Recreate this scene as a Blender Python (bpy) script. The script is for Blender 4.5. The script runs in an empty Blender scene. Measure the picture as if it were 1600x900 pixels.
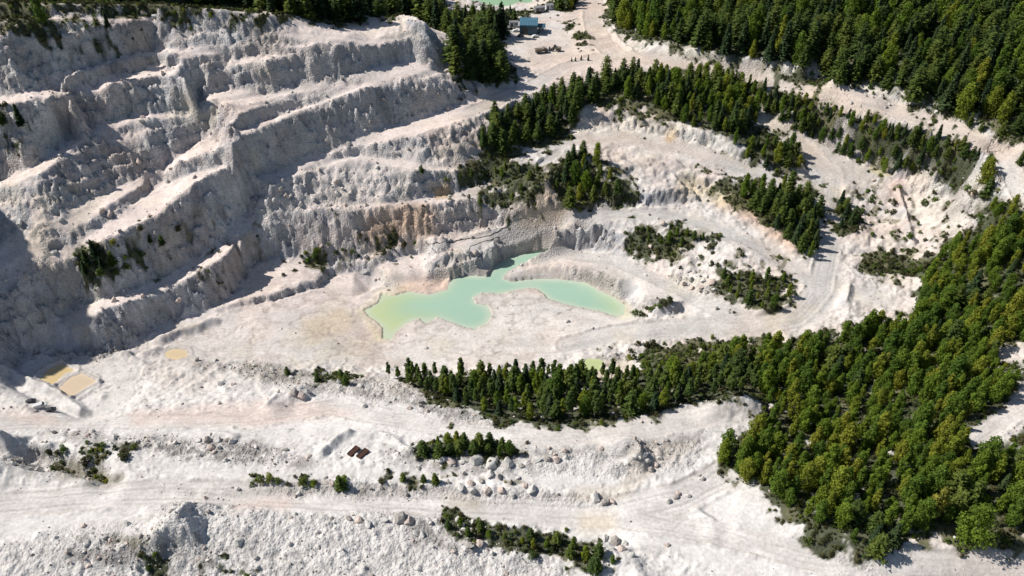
import bpy, bmesh, math, random, time
import numpy as np
from mathutils import Vector, Matrix, geometry
T0 = time.time()
random.seed(7)
rng = np.random.default_rng(7)
S = bpy.context.scene
C = S.collection

# ------------------------------------------------------------------ camera
CAMZ = 150.0
PITCH = math.radians(38.0)
FOC = 1307.0                      # focal length in photo pixels (photo 1600 wide)
cam_d = bpy.data.cameras.new('camera')
cam_d.sensor_width = 36.0
cam_d.lens = 36.0 * FOC / 1600.0
cam_d.clip_start = 1.0
cam_d.clip_end = 6000.0
cam = bpy.data.objects.new('camera', cam_d)
C.objects.link(cam)
cam.location = (0, 0, CAMZ)
cam.rotation_euler = (math.pi / 2 - PITCH, 0, 0)
S.camera = cam
CP, SP = math.cos(PITCH), math.sin(PITCH)

# ------------------------------------------------------------------ world, sun, exposure
SUN_EL = math.radians(46.0)
SUN_DIR = Vector((-1.0, 0.16, 0.0)).normalized()   # towards the sun, horizontally: from the left
w = bpy.data.worlds.new("World")
S.world = w
w.use_nodes = True
nt = w.node_tree
nt.nodes.clear()
sky = nt.nodes.new('ShaderNodeTexSky')
sky.sky_type = 'NISHITA'
sky.sun_disc = False
sky.sun_elevation = SUN_EL
sky.sun_rotation = math.atan2(SUN_DIR.x, SUN_DIR.y)
sky.air_density = 1.0
sky.dust_density = 0.6
bg = nt.nodes.new('ShaderNodeBackground')
bg.inputs[1].default_value = 0.068
wo = nt.nodes.new('ShaderNodeOutputWorld')
nt.links.new(sky.outputs[0], bg.inputs[0])
nt.links.new(bg.outputs[0], wo.inputs[0])
sd = bpy.data.lights.new('sun', 'SUN')
sd.energy = 5.0
sd.angle = math.radians(0.5)
sd.color = (1.0, 0.945, 0.88)
so = bpy.data.objects.new('sun', sd)
C.objects.link(so)
tosun = Vector((SUN_DIR.x * math.cos(SUN_EL), SUN_DIR.y * math.cos(SUN_EL), math.sin(SUN_EL)))
so.rotation_euler = tosun.to_track_quat('Z', 'Y').to_euler()
so.location = (-200, 0, 300)
S.view_settings.view_transform = 'Standard'
S.view_settings.look = 'None'
S.view_settings.exposure = 0.09
S.view_settings.gamma = 1.0
S.cycles.max_bounces = 5
S.cycles.diffuse_bounces = 2

# ------------------------------------------------------------------ picture point <-> place
def unproj(u, v, h):
    """the point of the place at height h that the camera sees at photo pixel (u, v)"""
    a = (u - 800.0) / FOC
    b = (450.0 - v) / FOC
    dx, dy, dz = a, b * SP + CP, b * CP - SP
    t = (h - CAMZ) / dz
    return dx * t, dy * t
def proj(x, y, z):
    zz = z - CAMZ
    d = y * CP - zz * SP
    up = y * SP + zz * CP
    d = np.maximum(d, 1.0)
    return 800.0 + FOC * x / d, 450.0 - FOC * up / d

# ------------------------------------------------------------------ numpy noise
_perm = rng.random((256, 256)).astype(np.float32)
def vnoise(x, y, seed=0):
    x = np.asarray(x, np.float32) + seed * 17.31
    y = np.asarray(y, np.float32) + seed * 9.77
    xi = np.floor(x).astype(np.int32); yi = np.floor(y).astype(np.int32)
    fx = x - xi; fy = y - yi
    fx = fx * fx * fx * (fx * (fx * 6 - 15) + 10); fy = fy * fy * fy * (fy * (fy * 6 - 15) + 10)
    a = _perm[xi & 255, yi & 255]; b = _perm[(xi + 1) & 255, yi & 255]
    c = _perm[xi & 255, (yi + 1) & 255]; d = _perm[(xi + 1) & 255, (yi + 1) & 255]
    return (a + (b - a) * fx + (c - a) * fy + (a - b - c + d) * fx * fy) * 2 - 1
def fbm(x, y, wl, octs=4, seed=0, gain=0.5, rot=True):
    out = 0; amp = 1.0; f = 1.0 / wl; tot = 0
    for k in range(octs):
        if rot:
            ca, sa = math.cos(k * 1.1 + .4), math.sin(k * 1.1 + .4)
            X, Y = x * ca - y * sa, x * sa + y * ca
        else:
            X, Y = x, y
        out = out + amp * vnoise(X * f, Y * f, seed + k * 3); tot += amp
        amp *= gain; f *= 2.03
    return out / tot
def sstep(a, b, x):
    t = np.clip((x - a) / (b - a), 0, 1)
    return t * t * (3 - 2 * t)
def boxblur(A, r):
    if r < 1: return A
    for ax in (0, 1):
        P = np.concatenate([np.repeat(A.take([0], ax), r + 1, ax), A, np.repeat(A.take([-1], ax), r, ax)], ax)
        Cs = np.cumsum(P.astype(np.float64), ax)
        n = A.shape[ax]
        A = (Cs.take(range(2 * r + 1, 2 * r + 1 + n), ax) - Cs.take(range(0, n), ax)) / (2 * r + 1)
    return A.astype(np.float32)

# ------------------------------------------------------------------ break lines of the quarry: crests, toes and road edges
# each entry: heights (one per point, or one for all / first and last) and points in the photo that lie on it
BL = []
def L(h, *p):
    pts = [(p[i], p[i + 1]) for i in range(0, len(p), 2)]
    n = len(pts)
    if isinstance(h, (int, float)): hs = [float(h)] * n
    elif len(h) == n: hs = list(h)
    else: hs = list(np.interp(np.linspace(0, 1, n), np.linspace(0, 1, len(h)), h))
    BL.append([(u, v, z) for (u, v), z in zip(pts, hs)])
# --- upper left: forest edge, top road, first wall
L(58, -250,4, -100,6, 0,6, 100,6, 250,8)
L((58,58,55,47,44), 250,8, 330,14, 420,24, 560,26, 640,24)
L(56, -250,30, 0,27, 113,28, 247,27)
L((55.5,53.5,49), 247,27, 330,34, 400,45, 470,55, 540,64)
L(55.7, -250,38, 0,35, 113,34, 243,34)
L(54, -250,92, -60,80, 0,70, 60,61, 130,53, 190,50, 238,40)
L((54,50), 238,40, 253,39, 330,46, 400,55, 470,63, 525,70)
L((43,43,44,45,45.6,47,48,48), -250,175, -60,160, 40,150, 80,131, 120,114, 185,94, 240,80, 256,80)
L((49.5,49.5,48.5), 258,80, 330,80, 400,76, 470,71, 520,73)
L((49.2,49,48), 262,84, 330,86, 400,80, 480,74, 540,72)
L((47.6,47.6,47.2), 290,98, 400,90, 440,86, 490,82)
L((46.8,47.5,47.2,46,44,42,40.5), 345,111, 416,95, 480,82, 560,75, 592,70, 640,66, 672,65)
L((40.5,40.6,40.2,40,38,36.5), 330,155, 400,145, 480,129, 560,112, 600,101, 640,93)
L((44,44,45.5,47), 318,128, 345,112, 360,118, 416,104)
L((40,40.5,41), 326,148, 360,140, 400,131)
# second bench, thin berm face
L((45,45.9,47.2,48.2,48.3), 90,129, 130,113, 197,96, 245,84, 262,86)
L((42.4,42.8,43.2,44.8,45.4), 106,142, 150,134, 200,117, 250,101, 280,98)
L((42,42.2,43,44.7,45), 112,148, 163,151, 170,136, 262,114, 285,118)
L((36.8,36.8,37.6,39.2), 200,186, 237,182, 290,174, 316,154)
L((44.4,44,44.3,44.6), -250,200, 20,163, 75,157, 90,146)
L((41,44), 90,147, 104,149)
# back flat behind the ridge, in the shade
L((27,28.6,30.4,32.8,34.3,36), -150,325, 0,284, 52,263, 118,213, 148,198, 190,182)
# ridge and the long pink ramp under it
L((27.5,30.3,31,33.6,36,36.6,36.8,37.6,38.4), -120,330, 0,292, 63,274, 133,218, 190,189, 233,185, 285,189, 345,168, 352,160)
L((39.2,40,40,38.5,36.8,34.6), 300,178, 345,158, 410,149, 560,130, 640,118, 700,96)
L((20,21.8,23.8,25.2,27.2,28.6,30.2,32,34.5), -120,440, 0,388, 60,347, 175,300, 230,268, 270,248, 302,230, 325,211, 346,203)
L((32,34.3), 205,240, 240,225, 290,205)
L((38.6,39.6,39.6,38.8,38.2), 350,196, 372,180, 404,167, 520,132, 556,131)
L((35,35.8,36.8,37.6), 350,209, 416,188, 500,160, 562,137)
L((33,35.2,35.6,37,37.8,37.2,33.2,31.5), 344,229, 365,221, 402,204, 500,165, 560,140, 600,133, 698,134, 722,136)
L((21.8,23.8,26,26.6,27.3,28.2,29,30), 412,274, 472,249, 532,225, 562,209, 656,185, 732,161, 800,138, 872,112)
L((26.6,28.4,30.2,33), 256,277, 275,262, 300,249, 344,229)
L((19.6,22,23.6,24.7,25.6,26.3,26.6), -120,470, 75,379, 130,349, 160,332, 172,318, 205,300, 225,288)
L((18.8,20.8,22,23,24,24.7,25.2,26.4,28.2), -120,480, 60,399, 130,373, 170,351, 200,327, 218,307, 250,291, 300,272, 350,257)
L((17.3,18.8,20,21,22.5,23.2,24.2,25.2,26.2,28,28,27.5,25,22.3), -90,492, 22,441, 85,416, 130,396, 180,369, 205,355, 235,346, 262,326, 292,298, 335,268, 352,262, 366,263, 387,273, 406,283)
# lower wall toe and road at its foot
L((13,9.4,8.6,8.6,10.6,11.6,12.2,12.8,13.8,15), -90,560, 60,512, 105,492, 125,478, 165,466, 240,441, 310,402, 345,378, 368,350, 385,333)
L((17.5,18,14,10,7), -100,474, -10,462, 35,490, 62,508, 80,545)
L((8,7,6.5), 30,540, 70,562, 105,548)
L((8.4,8.8,6.5), 108,526, 150,526, 166,545)
L((5.2,4.6,3.6), 128,560, 165,560, 205,556)
L((10.2,10.8,11.3,11,11.5,12,12.6,13,13.4,14.2,15.2,16.6,16.4,16.4,17), 138,508, 152,490, 172,481, 200,476, 250,456, 300,431, 350,401, 366,388, 378,376, 384,364, 460,337, 490,330, 540,330, 580,326, 604,317)
L((4,2.8,3,3.4,3.8,4.4,5.2,5.6,6.4,6.4,5.4), 180,560, 214,541, 240,512, 300,492, 345,478, 372,452, 385,424, 398,406, 430,405, 462,402, 500,412)
L((11.2,11.3,12.8,13.2,14.4), 400,371, 452,368, 485,352, 540,346, 585,338)
L((10.6,10.2,9.6), 403,374, 435,376, 457,379)
L((5.6,5,4.8,5,5), 520,408, 570,400, 610,386, 650,375, 690,372)
L((4.6,4.4,4.6,4.6,4.4), 340,482, 420,461, 492,440, 516,421, 560,415)
L((4.4,4.6,4.4), 560,415, 600,396, 640,384, 668,380)
L((2.6,2.6,2.8,2.6), 346,490, 424,470, 496,449, 522,431, 564,425)
L((2.6,2.8,2.8), 572,422, 606,405, 645,393, 668,396)
# main ramp lower edge, second track and fan slopes
L((21.8,23,24.8,25.6,26.2,27.4,28.4,29.4), 418,287, 470,266, 520,244, 560,232, 620,214, 700,197, 780,172, 870,128)
L((22.4,23,22.4,21.8,20.6,20.3,20.6,21.2), 500,255, 560,242, 620,248, 645,257, 700,260, 780,250, 840,238, 880,220)
L((21.2,22,22.8,22.2,21.6,20.4,20), 440,277, 500,262, 560,250, 615,256, 640,265, 690,268, 745,266)
L((15.5,16.6,17,16.6,16,15.2,14.8,15), 392,338, 440,326, 500,318, 560,320, 600,318, 660,310, 728,300, 770,290)
L((16,15.4,15,17,19,20.3), 604,320, 665,316, 728,306, 786,284, 838,266, 872,238)
L((15,14.6,14.6,14), 620,327, 680,322, 730,318, 770,308)
L((5.6,5.4,6,6.8), 612,384, 680,370, 740,362, 790,354)
L((19.6,18,19), 800,262, 815,275, 850,258)
# embankment with the pipe
L((20.6,19.6,17.5,12.5,8.4), 892,243, 872,262, 848,290, 818,325, 797,350)
L((16.5,14,10.5), 830,290, 808,310, 790,335)
L((13.5,11,9), 880,305, 872,330, 850,350)
# tree knoll in the middle
L((20.8,20.5,19), 905,238, 935,255, 965,280)
L((10.6,11.4,12.2), 895,338, 950,326, 1000,322)
L((16.5,15.5,16.2,16.5), 985,292, 1010,305, 1050,300, 1085,295)
L((20.8,20.3,18.6,17), 960,226, 1000,236, 1060,256, 1095,282)
L((19.2,18.8,17.2), 965,245, 1000,258, 1050,276)
L((12.6,12.8,13), 1020,322, 1070,318, 1110,322)
# middle loop road
L((5,6.8,9,11,12.2,12.3,12.3,11.6,10.4,9.4), 690,376, 800,361, 880,344, 955,331, 1000,328, 1040,329, 1110,344, 1180,373, 1232,404, 1262,430)
L((4.8,5.5,8,9.6,11,12,12,11.5,10.2,9), 684,396, 757,394, 840,368, 900,351, 960,344, 1040,345, 1108,364, 1165,390, 1210,414, 1240,436)
L((.2,.2,.2), 762,420, 800,398, 872,384)
L((1.0,1.2,1.6), 826,418, 858,409, 884,396)
L((2.4,2.4,2.2,1.4), 905,378, 940,385, 905,392, 886,394)
L(.5, 548,470, 552,495, 580,530, 600,545, 640,528, 668,512, 700,510, 730,522, 770,510, 785,488, 762,470)
L(.5, 580,455, 596,447, 640,449, 690,446)
L((3.5,3,2.4,3.6), 690,425, 735,424, 762,408, 752,400)
L((2.2,1.8,1,.6), 600,440, 640,440, 690,440, 700,434)
L((10.8,8.5,7.5), 930,350, 965,365, 985,385)
# peninsula road and its banks
L((3,4.6,5,5.6,6.2,6.8,6.8,8,9), 915,394, 965,402, 1000,412, 1060,440, 1112,470, 1150,492, 1192,498, 1236,476, 1246,440)
L((1.2,1.8,2.6,4.2,5.4,6,6.2), 797,430, 830,420, 880,412, 942,430, 1000,458, 1050,482, 1066,488)
L((.3,.3,.3,.3,.5,1.8), 795,442, 830,437, 900,436, 955,455, 984,480, 1000,497)
L((1,1.4), 790,424, 830,408)
L((2,2.4,4.4,5.2,5.6), 985,502, 1020,498, 1060,492, 1082,497, 1092,503)
# lower haul road
L((2,2.6,4,5,6,7,8.2,9.2), 892,526, 960,513, 1060,505, 1120,503, 1190,504, 1236,494, 1258,470, 1264,440)
L((1.5,2,3,5,6.5,8,9.2), 880,552, 960,532, 1050,524, 1180,523, 1262,512, 1303,486, 1312,450)
L((1.6,1.6,2,2.6,4.2), 880,580, 930,575, 990,555, 1080,535, 1190,535)
# main road up the right side
L((9.8,10.4,12,13.6,14.6,17,19,21,23.5,25), 1264,424, 1272,400, 1281,350, 1276,310, 1266,285, 1256,250, 1230,224, 1192,194, 1150,164, 1120,148)
L((9.5,11,13,14.6), 1312,432, 1306,380, 1302,320, 1304,293)
L((15.2,16.8,19,21,23.7,25.2), 1388,279, 1332,253, 1282,222, 1224,192, 1162,158, 1130,142)
L((17.4,17.2,16.2,15), 1082,268, 1140,284, 1200,295, 1256,301)
L((13.2,13.2,12.7,11.4,10.6), 1085,305, 1150,334, 1202,361, 1242,396, 1263,412)
# upper middle road and the white bank over it
L((21.2,21.8,21.2,20,17.6,16,15), 872,217, 960,206, 1030,219, 1100,238, 1160,260, 1212,277, 1262,290)
L((20.8,20.2,18.4,17.3), 905,230, 1000,230, 1080,258, 1140,273)
L((22,22,21.6,21.2,20.2,18.8,17), 908,204, 960,203, 1040,214, 1100,226, 1150,240, 1202,256, 1250,274)
L((26.4,24.8,24.8,24.2,23.2,21.4,18.6), 905,172, 960,184, 1040,194, 1084,205, 1132,214, 1202,231, 1252,250)
L((22,20.8,21), 760,236, 800,238, 870,212)
L((27,26.5,26), 770,188, 830,165, 880,150)
L((29.5,29.5,28.5,27), 930,130, 1000,130, 1070,135, 1130,150)
L((27.5,27), 980,160, 1060,165)
# yard and haul road on the upper right
L((30.5,30.8,31,31.2,31.2,31.2,31.2,31.2,31.2,31.2), 930,112, 1000,108, 1100,112, 1200,133, 1300,160, 1400,187, 1500,222, 1545,240, 1600,268, 1760,335)
L((31.4,31.9,32,32,32,32,32,32), 985,85, 1100,100, 1200,118, 1300,142, 1400,164, 1500,200, 1600,238, 1760,300)
L((34,35.4,36,35.8,35.6,35.2,35,35), 1020,66, 1100,82, 1200,99, 1270,117, 1340,137, 1420,151, 1500,176, 1620,210)
L((34,38,40,41), 990,30, 1150,45, 1350,80, 1600,130)
L((36,41,44,47), 980,-25, 1150,-15, 1350,-5, 1650,0)
L((27.5,26,25.4,25.4,26.4,30), 1180,148, 1280,188, 1380,222, 1450,238, 1500,252, 1532,243)
L((21.4,18.4,17.4,21,23,26), 1236,206, 1335,248, 1404,276, 1450,262, 1500,270, 1540,262)
L((30.5,30.5,31,31,31), 905,-20, 898,30, 918,70, 930,85, 950,98)
L((31,31,31.2), 942,-20, 945,30, 965,62, 985,84)
L((29.8,29.8,29.8,30), 790,30, 780,60, 800,95, 860,100)
L((29.8,30,30.4), 850,15, 875,40, 905,75)
L((27,28,30,31), 690,30, 720,45, 745,80, 760,120)
L((36,34.5,33.6), 690,70, 715,90, 735,120)
L((22.2,22.2,22.4,22.6), 680,5, 720,12, 790,14, 840,2)
L((21.5,21.5,21.5), 640,-60, 740,-60, 900,-60)
# right quarry pocket and spur
L((31,29,27,25,24), 1556,246, 1578,280, 1597,312, 1615,345, 1640,400)
L((30.5,28,26,24), 1540,252, 1558,290, 1580,325, 1600,360)
L((14.4,15.2,15,13.5), 1312,296, 1368,286, 1396,296, 1350,300)
L((10.2,10,10), 1320,335, 1350,345, 1385,345)
L((15,12.6,10.4,9.5), 1402,298, 1411,340, 1424,385, 1420,400)
L((14,11.5,10.5), 1425,310, 1432,350, 1450,385)
L((17.5,14,12.4), 1490,300, 1470,345, 1485,390)
L((20,20.5,22,23), 1535,330, 1562,388, 1600,400, 1720,430)
L((9.6,9.2,8.8,8.6), 1318,395, 1340,425, 1380,455, 1425,478)
L((9.4,8.6,8.4), 1316,470, 1360,480, 1420,490)
# wood on the right
L((7,7.5,9.6,14,18,21), 1275,530, 1330,520, 1440,500, 1520,470, 1600,480, 1720,500)
L((4.4,5,5.5), 1150,555, 1220,545, 1270,540)
L((7.5,9,12,17,20,22), 1210,600, 1300,600, 1400,600, 1500,570, 1600,545, 1720,550)
L((21,21.5,22,23), 1505,682, 1550,650, 1600,612, 1720,560)
L((20.5,21,22,23), 1535,690, 1575,665, 1625,640, 1730,620)
L((12,13,16,20,21), 1210,690, 1300,700, 1400,700, 1500,715, 1620,710)
L((13,13.5,14.5,15,15,15), 1165,745, 1230,790, 1290,845, 1340,870, 1430,868, 1530,868)
L((15.5,17,18,19), 1350,800, 1450,790, 1540,790, 1650,790)
L((15,16,17), 1600,870, 1660,850, 1760,830)
# road on the embankment in front of the pine row
L((13.2,14,14.6,14.2,13,12.4,12.4,12,11,9.6,8.4,7.4,6.6), 1196,640, 1180,628, 1150,622, 1100,629, 1000,652, 900,664, 850,668, 800,664, 740,650, 680,628, 640,612, 590,600, 500,595)
L((13.4,13,12.5,12,12,11.6,10.8,10.4,10.2,10,10,10), 1150,665, 1100,680, 1000,692, 850,700, 780,700, 700,690, 600,670, 480,688, 350,682, 200,674, 120,668, -80,655)
L((8.6,8.4,8.2,8), 480,640, 350,645, 200,645, 150,650)
L((8.2,8.6,9,9), 60,650, 0,640, -60,630, -150,600)
L((3.6,3.2,3.6,4.4,2,1.8,1.8), 210,570, 300,562, 400,578, 500,588, 620,578, 740,580, 860,580)
L((5,4.6,4,4.6,6.4,6), 60,562, 120,556, 165,572, 195,605, 135,652, 20,592)
L((9,9,9), -10,600, 10,625, 50,645)
L(4.9, 80,580, 120,585, 130,600, 100,605)
# foreground
L((11.8,12,12,11.6,11.8,12.4,12.2,12), -80,690, 100,700, 250,718, 400,730, 520,735, 640,712, 700,705, 760,712)
L((12,12.4,13,12.6,13), 850,715, 950,700, 990,695, 1060,710, 1130,720)
L((13.2,13.4,10.8,12.4), -80,715, 0,718, 60,728, 190,756)
L((10,10,10.5,12), -60,702, 40,706, 120,726, 185,748)
L((12,11.8,11.6,11.4,11.2,11,11), 230,752, 400,752, 520,756, 640,758, 740,768, 830,772, 930,775)
L((11.6,11.2,10.8,10.4,10.2,10.2,10.4), 240,768, 400,770, 520,774, 640,776, 740,782, 830,786, 960,790)
L((13,12.4,11.4,10.6,10.2,10,10,11), -80,800, 120,795, 300,785, 500,790, 700,798, 850,806, 960,812, 1100,800)
L((11.8,12,12.6), 1040,760, 1120,760, 1160,790)
L((11,11.4,12,12.4), 1000,845, 1100,865, 1250,860, 1340,890)
L((13,13.6,14.2,15.4,14,12.8,11.6,10.8,10.2), -80,862, 110,850, 215,822, 270,795, 320,795, 420,803, 560,805, 690,815, 800,835)
L((12,11,10.4,10,9.4,8.6,8.6,10,11,12), -80,930, 180,910, 330,900, 450,905, 600,910, 760,905, 880,910, 1050,920, 1250,930, 1700,930)
L(5, -200,1150, 800,1150, 1800,1150)

# even out the surveyed heights: walls stand at about 57 degrees, benches lie almost level
def survey():
    idx = {}; cur = []
    for li, line in enumerate(BL):
        for k, p in enumerate(line): idx[(li, k)] = len(cur); cur.append(p[2])
    cur = np.array(cur); n = len(cur); rows = []; rhs = []
    def eq(c, b, w_):
        r = np.zeros(n)
        for i, a in c: r[i] += a * w_
        rows.append(r); rhs.append(b * w_)
    def cot(v):
        b_ = (450.0 - v) / FOC
        return (b_ * SP + CP) / (SP - b_ * CP)
    for li, line in enumerate(BL):
        for k, (u, v, h) in enumerate(line):
            left = u < 770 and v < 575
            eq([(idx[(li, k)], 1)], h, .12 if left and v < 470 else (1.5 if left else 4))
            if 0 < k < len(line) - 1:
                u0, v0, h0_ = line[k - 1]; u1, v1, h1_ = line[k + 1]
                d0 = math.hypot(u - u0, v - v0); d1 = math.hypot(u1 - u, v1 - v); t = d0 / (d0 + d1)
                bend = h - (h0_ * (1 - t) + h1_ * t)
                eq([(idx[(li, k)], 1), (idx[(li, k - 1)], -(1 - t)), (idx[(li, k + 1)], -t)], bend * .5, .5)
    for u in range(-110, 765, 9):
        cr = []
        for li, line in enumerate(BL):
            for k in range(len(line) - 1):
                (ua, va, ha), (ub, vb, hb) = line[k], line[k + 1]
                if (ua - u) * (ub - u) <= 0 and ua != ub:
                    t = (u - ua) / (ub - ua)
                    cr.append((va + (vb - va) * t, ha + (hb - ha) * t, idx[(li, k)], idx[(li, k + 1)], t))
        cr.sort(reverse=True)
        for a, b_ in zip(cr[:-1], cr[1:]):
            gap = a[0] - b_[0]
            if gap < 2.5 or gap > 110 or a[0] > 580: continue
            dh = b_[1] - a[1]
            def lin(q, c): return [(q[2], (1 - q[4]) * c), (q[3], q[4] * c)]
            if dh > gap / 22 and dh > .8:      # a wall
                y0_, y1_ = (CAMZ - a[1]) * cot(a[0]), (CAMZ - b_[1]) * cot(b_[0])
                r_ = .62 if (y1_ - y0_) < dh * 1.6 else 1.35
                eq(lin(b_, -cot(b_[0]) - r_) + lin(a, cot(a[0]) + r_), -CAMZ * cot(b_[0]) + CAMZ * cot(a[0]), .9)
            else:
                eq(lin(b_, 1) + lin(a, -1), min(dh, .8), 1.3)
    A = np.array(rows); sol = np.linalg.lstsq(A, np.array(rhs), rcond=None)[0]
    for li, line in enumerate(BL):
        BL[li] = [(u, v, float(sol[idx[(li, k)]])) for k, (u, v, h) in enumerate(line)]
    print('survey change', float(np.abs(sol - cur).mean()), float((sol - cur).min()), float((sol - cur).max()))
survey()
pts3 = {}
def addp(x, y, z):
    k = (round(x / 0.9), round(y / 0.9))
    pts3.setdefault(k, (x, y, z))
for line in BL:
    P = [(*unproj(u, v, h), h) for u, v, h in line]
    for a, b in zip(P[:-1], P[1:]):
        n = max(1, int(math.hypot(a[0] - b[0], a[1] - b[1]) / 1.8))
        for k in range(n):
            t = k / n
            addp(a[0] + (b[0] - a[0]) * t, a[1] + (b[1] - a[1]) * t, a[2] + (b[2] - a[2]) * t)
    addp(*P[-1])
if False:
    pass
for (x, y, z) in [(-600,-200,20),(0,-200,0),(600,-200,20),(-180,190,82),(-176,172,82),(-171,157,64),(-170,142,40),(-190,215,78),(-215,180,80),(-215,230,78),(-150,116,34),(-146,106,32),(-170,112,44),(-175,125,40),(-260,60,30),(-230,120,34),(-300,220,70),(-330,300,80),(-600,300,90),(-700,700,80),
                  (-250,420,66),(0,480,40),(-80,440,40),(120,470,44),(250,400,60),(350,330,66),(330,200,44),(300,120,34),(240,60,24),(600,300,80),(700,700,90),(0,700,50),
                  (-1500,1500,140),(0,1700,120),(1500,1500,140),(-1500,-500,60),(1500,-500,60),(-1500,500,110),(1500,500,110)]:
    addp(x, y, z)
PP = np.array(list(pts3.values()), np.float64)
cv, ce, cf, *_ = geometry.delaunay_2d_cdt([Vector((p[0], p[1])) for p in PP], [], [], 0, 1e-5)
order = []
cvn = np.array([(v.x, v.y) for v in cv])
if len(cvn) == len(PP) and np.abs(cvn - PP[:, :2]).max() < 1e-3:
    cz = PP[:, 2]
else:
    cz = np.array([PP[np.argmin((PP[:, 0] - a) ** 2 + (PP[:, 1] - b) ** 2), 2] for a, b in cvn])
GX0, GX1, GY0, GY1, GS = -345.0, 345.0, 20.0, 480.0, 0.5
gx = np.arange(GX0, GX1, GS); gy = np.arange(GY0, GY1, GS)
def raster(xs, ys):
    G = np.full((len(ys), len(xs)), np.nan, np.float32)
    x0, y0, sx, sy = xs[0], ys[0], xs[1] - xs[0], ys[1] - ys[0]
    for f in cf:
        (ax, ay), (bx, by), (cx, cy) = cvn[f[0]], cvn[f[1]], cvn[f[2]]
        i0 = max(0, int((min(ax, bx, cx) - x0) / sx)); i1 = min(len(xs) - 1, int((max(ax, bx, cx) - x0) / sx) + 1)
        j0 = max(0, int((min(ay, by, cy) - y0) / sy)); j1 = min(len(ys) - 1, int((max(ay, by, cy) - y0) / sy) + 1)
        if i1 < i0 or j1 < j0: continue
        den = (by - cy) * (ax - cx) + (cx - bx) * (ay - cy)
        if abs(den) < 1e-9: continue
        X = xs[i0:i1 + 1][None, :]; Y = ys[j0:j1 + 1][:, None]
        w1 = ((by - cy) * (X - cx) + (cx - bx) * (Y - cy)) / den
        w2 = ((cy - ay) * (X - cx) + (ax - cx) * (Y - cy)) / den
        w3 = 1 - w1 - w2
        m = (w1 >= -1e-6) & (w2 >= -1e-6) & (w3 >= -1e-6)
        Z = w1 * cz[f[0]] + w2 * cz[f[1]] + w3 * cz[f[2]]
        sub = G[j0:j1 + 1, i0:i1 + 1]
        sub[m] = Z[m]
    return G
G = raster(gx, gy)
G = np.where(np.isnan(G), 60.0, G).astype(np.float32)
G = G * .45 + boxblur(G, 1) * .55

def bil(A, fi, fj):
    j = np.clip(np.floor(fj).astype(int), 0, A.shape[0] - 2); i = np.clip(np.floor(fi).astype(int), 0, A.shape[1] - 2)
    tj = np.clip(fj - j, 0, 1); ti = np.clip(fi - i, 0, 1)
    return (A[j, i] * (1 - ti) + A[j, i + 1] * ti) * (1 - tj) + (A[j + 1, i] * (1 - ti) + A[j + 1, i + 1] * ti) * tj
def baseH(x, y): return bil(G, (x - GX0) / GS, (y - GY0) / GS)

# ------------------------------------------------------------------ fine ground sheet: fan-shaped grid, finer near the viewer
NC, NR = 1040, 860
Y0, Y1 = 42.0, 430.0
FA, FB = 0.80 * 86, 0.80 * 0.79
KR = 3.2                                     # rows grow apart with distance
def row_y(r): t = r / (NR - 1); return Y0 + (Y1 - Y0) * (np.exp(t * math.log(KR)) - 1) / (KR - 1)
def y_row(y): return np.log((y - Y0) / (Y1 - Y0) * (KR - 1) + 1) / math.log(KR) * (NR - 1)
ry = row_y(np.arange(NR)); sc = np.linspace(-1, 1, NC)
FY = np.repeat(ry[:, None], NC, 1).astype(np.float32)
FX = (sc[None, :] * (FA + FB * ry[:, None])).astype(np.float32)

def inpoly(U, V, poly):
    m = np.zeros(U.shape, bool)
    xs = [p[0] for p in poly]; ys = [p[1] for p in poly]
    bb = (U >= min(xs)) & (U <= max(xs)) & (V >= min(ys)) & (V <= max(ys))
    if not bb.any(): return m
    u = U[bb]; v = V[bb]; r = np.zeros(u.shape, bool)
    n = len(poly)
    for i in range(n):
        x1, y1 = poly[i]; x2, y2 = poly[i - 1]
        if y1 == y2: continue
        c = ((y1 > v) != (y2 > v)) & (u < (x2 - x1) * (v - y1) / (y2 - y1) + x1)
        r ^= c
    m[bb] = r
    return m
def PL(*p): return [(p[i], p[i + 1]) for i in range(0, len(p), 2)]

# domain warp so that crests and toes are ragged
wx = fbm(FX, FY, 14, 3, 1) * 0.8 + fbm(FX, FY, 3.5, 3, 5) * 0.5
wy = fbm(FX, FY, 14, 3, 11) * 0.5 + fbm(FX, FY, 3.5, 3, 15) * 0.35
H0 = baseH(FX, FY)
u0_, v0_ = proj(FX, FY, H0)
wamp = sstep(0.5, 3.0, H0)                    # keep the lake shore in place
H = baseH(FX + wx * wamp, FY + wy * wamp).astype(np.float32)
flm = boxblur((inpoly(u0_, v0_, PL(215,566, 240,548, 330,512, 345,492, 430,478, 540,448, 560,450, 548,500, 600,560, 400,570, 300,600, 190,650, 130,660)) | inpoly(u0_, v0_, PL(560,545, 900,540, 860,575, 600,575))).astype(np.float32), 6)
H = H + (boxblur(boxblur(H, 10), 10) - H) * flm
Hb = baseH(FX, FY); 
# slope and downhill direction of the smoothed ground
def grad(A):
    dx = np.gradient(FX, axis=1)
    dr = np.gradient(ry)[:, None]
    gxx = np.gradient(A, axis=1) / dx
    dxdr = np.gradient(FX, axis=0)
    gyy = (np.gradient(A, axis=0) - gxx * dxdr) / dr
    return gxx, gyy
gsx, gsy = grad(boxblur(H, 1))
slope = np.hypot(gsx, gsy)
steep = boxblur(sstep(0.50, 0.95, slope).astype(np.float32), 1)
gwx, gwy = grad(boxblur(Hb.astype(np.float32), 14))
theta = np.arctan2(gwy, gwx)
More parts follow.
